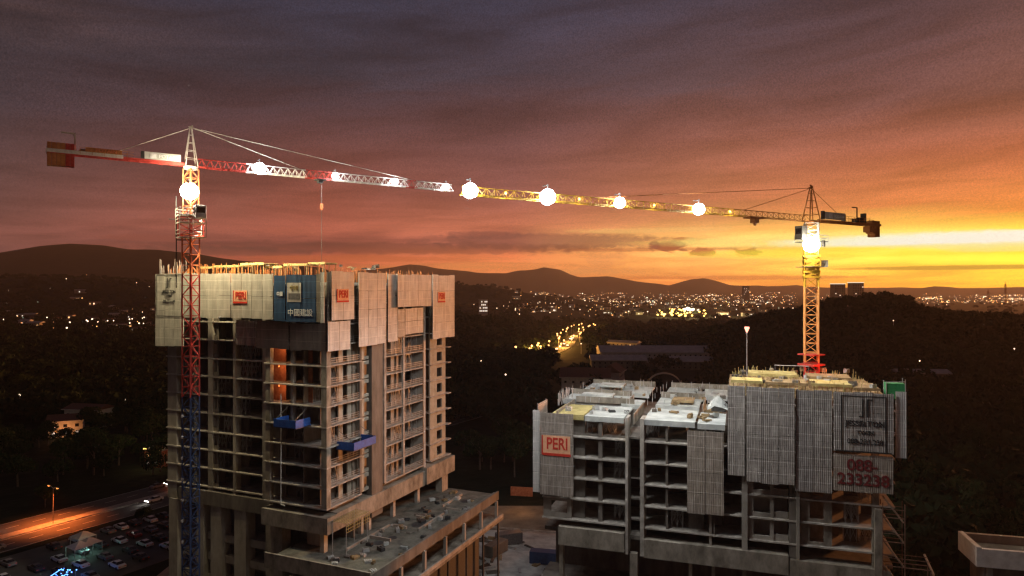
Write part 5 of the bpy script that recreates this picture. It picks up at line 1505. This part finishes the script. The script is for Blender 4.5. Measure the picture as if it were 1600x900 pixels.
# the bright field in the town
fx_, fy_ = at0(1078, 494, 0)
pts = []
for k in range(44):
    x, y = at0(random.gauss(1072, 24), 494 + random.uniform(-5, 8), 0); pts.append((x, y, random.uniform(.8, 1.7)))
lamps(pts, M['lamp_yellow'], 1.6, 'yellow lamp post around the brightly lit field of the distant town', 'lamp posts of the lit field')
pts = [(at0(1078 + random.gauss(0, 6), 490 + random.uniform(-4, 4), 0)) + (random.uniform(1, 1.6),) for _ in range(9)]
lamps(pts, M['lamp_far_white'], 3.0, 'white floodlight mast in the middle of the brightly lit field', 'floodlight masts of the lit field')
for dx in (-60, 0, 60):
    add_point('field_glow', (fx_ + dx, fy_ - 15, gz(fx_, fy_) + 14), 160000, (1.0, .72, .3), 2.0)
t = tag(MB().box(-75, 45, -1, 1, 0, 7).build('field_wall', M['plaster'], None, (fx_ - 20, fy_ - 50, gz(fx_, fy_ - 50))), 'long low orange lit wall in front of the bright field', 'wall')
# white and warm lamps over the town
pts = []
while len(pts) < 120:
    px, py = random.uniform(835, 1240), 462 + abs(random.gauss(0, 1)) * 15
    if py > 512: continue
    x, y = at0(px, py, 0)
    if gz(x, y) < 14: pts.append((x, y, random.uniform(.6, 1.5) * max(1, y / 1500)))
lamps(pts, M['lamp_far_white'], .9, 'small warm white lamp shining in the distant town', 'lamps of the distant town')
pts = []
while len(pts) < 40:
    px, py = random.choice([(random.uniform(0, 250), random.uniform(480, 524)), (random.uniform(100, 240), random.uniform(502, 516)), (random.uniform(700, 830), random.uniform(484, 500)), (random.uniform(1440, 1600), random.uniform(468, 482))])
    x, y = at0(px, py, 0); pts.append((x, y, random.uniform(.5, 1.2)))
lamps(pts, M['lamp_far_white'], 1.0, 'lone lamp shining over the dark wooded plain', 'lamps on the wooded plain')
pts = [at0(px, py, z) + (1.0,) for px, py, z in ((752, 585, 0), (718, 608, 0), (698, 616, 0), (196, 657, 0), (31, 641, 2), (1437, 545, 20), (790, 610, 0), (908, 553, 0), (1396, 520, 25), (1585, 515, 30))]
lamps(pts, M['lamp_far_white'], .45, 'single lamp post among the dark trees', 'single lamp posts in the woods')
# everything else: countless points of light, as one mass per colour
def light_mass(mat, n, seed, label):
    r = np.random.default_rng(seed); mb = MB()
    rs = np.random.default_rng(77); streets = []
    for _ in range(34):
        u = rs.uniform(830, 1240) if rs.random() < .75 else rs.uniform(1440, 1610)
        v = 459 + abs(rs.normal()) * 14 if u < 1300 else rs.uniform(462, 477)
        streets.append((u, v, rs.uniform(25, 90), rs.uniform(-4, 4)))
    for _ in range(n):
        q = r.random()
        if q < .66: px, py = r.uniform(830, 1250), 459 + abs(r.normal()) * 13
        elif q < .74: px, py = r.uniform(1270, 1345), r.uniform(463, 470)
        elif q < .92: px, py = r.uniform(1440, 1620), r.uniform(461, 478)
        elif q < .97: px, py = r.uniform(790, 900), r.uniform(474, 490)
        else: px, py = r.uniform(0, 250), r.uniform(478, 520)
        if q < .3: py = 459 + abs(r.normal()) * 22
        if r.random() < .55 and px > 800:
            u, v, w_, d_ = streets[r.integers(0, len(streets))]; t_ = r.uniform(-.5, .5); px = u + w_ * t_; py = max(458, v + d_ * t_ + r.normal() * .35)
        D = 58 * F / (py - 450); x, y = (px - 800) / F * D, D
        z = float(ground(x, y))
        if D > 3500 and z > 14: continue
        s = D / 1700 * (r.uniform(.2, .65) if r.random() < .88 else r.uniform(.8, 1.4))
        mb.sphere((x, y, z + r.uniform(5, 11)), s, 5, 3)
    o = mb.build('town_lights', mat); tag(o, label, 'lights', kind='stuff')
light_mass(M['lamp_far_white'], 600, 1, 'countless tiny warm white lights of the distant town')
light_mass(M['lamp_street'], 700, 2, 'countless tiny orange lights of the distant town')
light_mass(M['lamp_far_green'], 90, 3, 'scattered tiny greenish lights of the distant town')

# masts far right on the horizon
for i, (px, yt, lb) in enumerate(((1571, 444, 'thin radio mast on the horizon at the far right'), (1544, 455, 'shorter radio mast on the horizon near the far right'))):
    D = 2600; a = P(px, 470, D); g0 = gz(a.x, a.y); hh = P(px, yt, D).z - g0
    s = lattice(MB(), 0, hh, 4, .8, .5, 0, 6); s.bar((0, 0, hh), (0, 0, hh + 8), .8)
    o = s.build('radio_mast', M['rusty'], None, (a.x, a.y, g0)); tag(o, lb, 'mast', 'radio masts')

# ------------------------------------------------------------------ work lights on the roofs
add_point('roof_work_light', wpt(LB, -18, 3, 66.5), 1500, (1.0, .8, .25), .3)
add_point('roof_work_light', wpt(RB, RXM + 4, 4, 49.5), 300, (1.0, .7, .3), .3)
add_point('roof_work_light', wpt(RB, RXM + 13, 5, 49.0), 240, (1.0, .62, .28), .3)
add_point('mast_foot_light', wpt(RB, 26.8, 16.8, 47.5), 250, (1.0, .1, .05), .2)

# ------------------------------------------------------------------ air
HAZE = 4.8e-5
hz = MB().box(-9500, 9500, -600, 11000, -1.2, 330).build('haze', None); tag(hz, kind='stuff')
m = bpy.data.materials.new('haze'); m.use_nodes = True; nt = m.node_tree; nt.nodes.clear()
ou = nt.nodes.new('ShaderNodeOutputMaterial'); pv = nt.nodes.new('ShaderNodeVolumePrincipled')
pv.inputs['Color'].default_value = (.86, .8, .86, 1); pv.inputs['Density'].default_value = HAZE; pv.inputs['Anisotropy'].default_value = .3
nt.links.new(pv.outputs[0], ou.inputs['Volume'])
hz.data.materials.clear(); hz.data.materials.append(m)

# ------------------------------------------------------------------ sky
def build_world():
    w = bpy.data.worlds.new('World'); SC.world = w; w.use_nodes = True
    nt = w.node_tree; nt.nodes.clear()
    N = nt.nodes.new; Lk = nt.links.new
    def mt(op, a, b=None, c=None, clamp=False):
        n = N('ShaderNodeMath'); n.operation = op; n.use_clamp = clamp
        for i, q in enumerate((a, b, c)):
            if q is None: continue
            if isinstance(q, (int, float)): n.inputs[i].default_value = q
            else: Lk(q, n.inputs[i])
        return n.outputs[0]
    def mix(f, a, b, blend='MIX'):
        n = N('ShaderNodeMix'); n.data_type = 'RGBA'; n.blend_type = blend
        if isinstance(f, (int, float)): n.inputs[0].default_value = f
        else: Lk(f, n.inputs[0])
        for k, q in ((6, a), (7, b)):
            if isinstance(q, tuple): n.inputs[k].default_value = q
            else: Lk(q, n.inputs[k])
        return n.outputs[2]
    tc = N('ShaderNodeTexCoord'); sp = N('ShaderNodeSeparateXYZ'); Lk(tc.outputs['Generated'], sp.inputs[0])
    x, y, z = sp.outputs
    azn = mt('ARCTAN2', x, y)                                  # 0 straight ahead, + to the right
    hor = mt('SQRT', mt('ADD', mt('MULTIPLY', x, x), mt('MULTIPLY', y, y)))
    te = mt('DIVIDE', z, mt('MAXIMUM', hor, .02))               # tangent of the elevation
    # cloud-warped elevation
    cv = N('ShaderNodeCombineXYZ'); Lk(mt('MULTIPLY', azn, 2.6), cv.inputs[0]); Lk(mt('MULTIPLY_ADD', azn, -1.6, mt('MULTIPLY', te, 17)), cv.inputs[1])
    n1 = N('ShaderNodeTexNoise'); n1.inputs['Scale'].default_value = 1.3; n1.inputs['Detail'].default_value = 7; n1.inputs['Roughness'].default_value = .55; n1.inputs['Distortion'].default_value = .6
    Lk(cv.outputs[0], n1.inputs['Vector'])
    cv2 = N('ShaderNodeCombineXYZ'); Lk(mt('MULTIPLY', azn, 5), cv2.inputs[0]); Lk(mt('MULTIPLY', te, 60), cv2.inputs[1])
    n2 = N('ShaderNodeTexNoise'); n2.inputs['Scale'].default_value = 1.1; n2.inputs['Detail'].default_value = 6; n2.inputs['Roughness'].default_value = .6; n2.inputs['Distortion'].default_value = .8
    Lk(cv2.outputs[0], n2.inputs['Vector'])
    c1 = mt('SUBTRACT', n1.outputs['Fac'], .5); c2 = mt('SUBTRACT', n2.outputs['Fac'], .5)
    tw = mt('ADD', te, mt('MULTIPLY', c1, mt('MULTIPLY', te, .35)))
    tw = mt('ADD', tw, mt('MULTIPLY', c2, .02))
    fac = mt('MULTIPLY', tw, 1 / .5, clamp=True)
    def E(py, azd=0):  # photo row to ramp position
        return max(0, (450 - py) / F / .5 * math.cos(azd))
    cols = [
        (-180, [(450, 50, 38, 46), (250, 45, 38, 48), (0, 42, 38, 50)]),
        (-36.9, [(450, 62, 42, 42), (405, 100, 64, 60), (365, 112, 68, 60), (330, 100, 66, 64), (250, 88, 64, 66), (150, 78, 61, 67), (60, 74, 60, 66), (0, 86, 64, 64), (-80, 60, 50, 60)]),
        (-15.7, [(450, 150, 72, 45), (408, 165, 78, 52), (385, 110, 58, 50), (360, 150, 80, 62), (310, 130, 72, 60), (220, 104, 67, 66), (120, 76, 64, 74), (0, 66, 62, 80), (-80, 52, 50, 66)]),
        (0, [(450, 212, 115, 58), (420, 220, 130, 72), (400, 206, 112, 66), (378, 150, 84, 66), (355, 172, 98, 70), (300, 138, 86, 80), (210, 112, 76, 78), (110, 82, 67, 78), (0, 70, 66, 86), (-80, 54, 52, 70)]),
        (16, [(450, 228, 128, 50), (425, 242, 165, 74), (395, 244, 182, 92), (368, 246, 184, 96), (345, 222, 148, 88), (310, 182, 114, 80), (220, 148, 94, 82), (120, 112, 80, 82), (0, 84, 70, 84), (-80, 60, 54, 70)]),
        (30, [(450, 240, 160, 40), (425, 250, 200, 52), (395, 252, 226, 70), (372, 255, 250, 118), (355, 244, 190, 78), (320, 208, 126, 68), (240, 168, 98, 70), (150, 146, 87, 76), (50, 118, 80, 82), (-80, 76, 60, 70)]),
        (37, [(450, 244, 176, 36), (425, 252, 220, 42), (395, 254, 240, 60), (374, 255, 255, 190), (360, 250, 214, 70), (330, 224, 138, 62), (240, 186, 106, 70), (150, 160, 93, 75), (50, 140, 88, 80), (-80, 84, 62, 68)]),
        (60, [(450, 230, 150, 50), (370, 230, 150, 60), (240, 140, 86, 70), (0, 80, 62, 72)]),
        (180, [(450, 50, 38, 46), (250, 45, 38, 48), (0, 42, 38, 50)]),
    ]
    out = None; prev = None
    for (a, stops) in cols:
        r = N('ShaderNodeValToRGB'); r.color_ramp.interpolation = 'EASE' if len(stops) < 4 else 'LINEAR'
        stops = sorted(stops, key=lambda s: -s[0]); ad = R(max(-37, min(37, a)))
        els = r.color_ramp.elements
        for i, s in enumerate(stops):
            pos = min(1, E(s[0], ad))
            e = els[i] if i < 2 else els.new(pos)
            c_ = s[1:]; k_ = 1 if s[0] > 345 else (.86 if s[0] < 160 else .93); c_ = (c_[0] * k_ * (1.03 if 160 < s[0] < 345 else 1), c_[1] * k_ * .98, c_[2] * k_ * (.93 if 160 < s[0] < 345 else 1)); L_ = sum(c_) / 3; q_ = .16 if s[0] < 160 else 0
            e.position = pos; e.color = srgb(*[v * (1 - q_) + L_ * q_ for v in c_])
        Lk(fac, r.inputs[0])
        if out is None: out = r.outputs[0]
        else:
            t = mt('DIVIDE', mt('SUBTRACT', azn, R(prev)), R(a) - R(prev), clamp=True)
            out = mix(t, out, r.outputs[0])
        prev = a
    # cloud light and shade
    low = mt('SUBTRACT', 1.0, mt('MULTIPLY', te, 4, clamp=True))
    out = (lambda q: q)(out)
    amp = mt('MULTIPLY_ADD', low, .2, 1.5)
    g = mt('ADD', mt('MULTIPLY_ADD', low, .74, .9), mt('MULTIPLY', c1, amp)); g = mt('MULTIPLY', g, mt('ADD', 1.0, mt('MULTIPLY', c2, mt('MULTIPLY_ADD', low, 1.2, .25))))
    vm = N('ShaderNodeVectorMath'); vm.operation = 'SCALE'; Lk(out, vm.inputs[0]); Lk(g, vm.inputs[3]); out = vm.outputs[0]
    # single cloud bars and puffs
    cv3 = N('ShaderNodeCombineXYZ'); Lk(mt('MULTIPLY', azn, 60), cv3.inputs[0]); Lk(mt('MULTIPLY', te, 150), cv3.inputs[1])
    n3 = N('ShaderNodeTexNoise'); n3.inputs['Scale'].default_value = .9; n3.inputs['Detail'].default_value = 6; n3.inputs['Distortion'].default_value = .7; Lk(cv3.outputs[0], n3.inputs['Vector'])
    jit = mt('MULTIPLY', mt('SUBTRACT', n3.outputs['Fac'], .5), 3.2)
    def blob(px, py, rx, ry, col, amt, out):
        a = math.atan((px - 800) / F); e = (450 - py) / F * math.cos(a)
        dx = mt('DIVIDE', mt('SUBTRACT', azn, a), rx / F); dy = mt('DIVIDE', mt('SUBTRACT', te, e), ry / F)
        d = mt('SQRT', mt('ADD', mt('MULTIPLY', dx, dx), mt('MULTIPLY', dy, dy)))
        d = mt('ADD', d, mt('MULTIPLY', jit, .75 if rx < 35 else (.16 if px > 1250 else .4)))
        f = mt('MULTIPLY', mt('MULTIPLY', mt('SUBTRACT', 1.2, d, clamp=True), 2.2, clamp=True), amt)
        return mix(f, out, srgb(*col))
    for b in ((850, 378, 190, 13, (118, 70, 62), .6), (760, 368, 60, 7, (120, 70, 62), .5), (560, 404, 150, 5, (190, 95, 55), .5), (700, 420, 170, 5, (225, 130, 66), .5), (1020, 360, 120, 4, (245, 190, 110), .5), (1120, 378, 130, 4, (250, 200, 100), .5), (1000, 390, 160, 3, (190, 105, 60), .6), (620, 388, 330, 9, (95, 52, 46), .5), (360, 392, 120, 7, (85, 55, 52), .5),
              (1046, 385, 26, 8, (165, 88, 52), .95), (1022, 383, 9, 6, (150, 84, 60), .9), (1096, 393, 16, 6, (190, 108, 58), .9), (1166, 394, 17, 6, (185, 112, 56), .9), (1062, 373, 10, 3, (190, 116, 60), .8),
              (1500, 418, 140, 3, (190, 150, 30), .8), (1570, 380, 55, 3, (170, 120, 40), .7), (1560, 386, 60, 6, (255, 252, 190), .9), (1300, 374, 220, 10, (255, 236, 130), .7), (1480, 373, 200, 9, (255, 255, 215), 1.0), (1600, 372, 190, 10, (255, 255, 235), 1.0), (1400, 392, 260, 8, (255, 240, 60), .6),
              (930, 425, 70, 5, (240, 160, 90), .5), (1150, 434, 180, 3, (215, 115, 55), .6), (940, 405, 30, 14, (235, 150, 90), .5), (780, 415, 120, 5, (226, 138, 76), .6), (470, 362, 50, 6, (170, 90, 70), .5), (250, 372, 70, 5, (140, 76, 64), .6)):
        out = blob(*b, out)
    # a faint mottle like high thin cloud
    n4 = N('ShaderNodeTexNoise'); n4.inputs['Scale'].default_value = 520; n4.inputs['Detail'].default_value = 3; Lk(tc.outputs['Generated'], n4.inputs['Vector'])
    hi = mt('MULTIPLY', mt('MULTIPLY', te, 4, clamp=True), 1.25)
    g = mt('ADD', 1.0, mt('MULTIPLY', mt('SUBTRACT', n4.outputs['Fac'], .5), hi))
    vm = N('ShaderNodeVectorMath'); vm.operation = 'SCALE'; Lk(out, vm.inputs[0]); Lk(g, vm.inputs[3]); out = vm.outputs[0]
    # below the horizon
    out = mix(mt('MULTIPLY', z, -30, clamp=True), out, (.01, .008, .008, 1))
    bg = N('ShaderNodeBackground'); Lk(out, bg.inputs[0]); bg.inputs[1].default_value = 1.0
    sky = N('ShaderNodeTexSky'); sky.sky_type = 'NISHITA'; sky.sun_disc = False; sky.sun_elevation = R(2.5); sky.sun_rotation = R(50); sky.altitude = 60
    bg2 = N('ShaderNodeBackground'); Lk(sky.outputs[0], bg2.inputs[0]); bg2.inputs[1].default_value = .004
    ad = N('ShaderNodeAddShader'); Lk(bg.outputs[0], ad.inputs[0]); Lk(bg2.outputs[0], ad.inputs[1])
    wo = N('ShaderNodeOutputWorld'); Lk(ad.outputs[0], wo.inputs[0])
build_world()

sun = bpy.data.lights.new('Sun', 'SUN'); sun.energy = 4.2; sun.angle = R(3); sun.color = (1.0, .35, .11)
so = bpy.data.objects.new('Sun', sun); COL.objects.link(so)
sd = Vector((math.sin(R(50)) * math.cos(R(3.5)), math.cos(R(50)) * math.cos(R(3.5)), math.sin(R(3.5))))
so.rotation_euler = (-sd).to_track_quat('-Z', 'Y').to_euler(); so.location = (60, 60, 120)

# ------------------------------------------------------------------ camera and settings
cam = bpy.data.cameras.new('Camera'); cam.lens = 24; cam.sensor_width = 36; cam.clip_end = 40000; cam.clip_start = .5
co = bpy.data.objects.new('Camera', cam); COL.objects.link(co); co.location = (0, 0, ZC); co.rotation_euler = (R(90), 0, 0)
SC.camera = co
vs = SC.view_settings; vs.view_transform = 'Standard'; vs.look = 'None'; vs.gamma = 1; vs.exposure = 0; vs.use_curve_mapping = False
cy = SC.cycles
cy.use_denoising = True; cy.max_bounces = 5; cy.diffuse_bounces = 3; cy.glossy_bounces = 2; cy.transmission_bounces = 2; cy.volume_bounces = 0
cy.sample_clamp_indirect = 3; cy.use_light_tree = True
SC.render.filter_size = 1.35
cy.filter_width = 1.35
cy.pixel_filter_type = 'BLACKMAN_HARRIS'
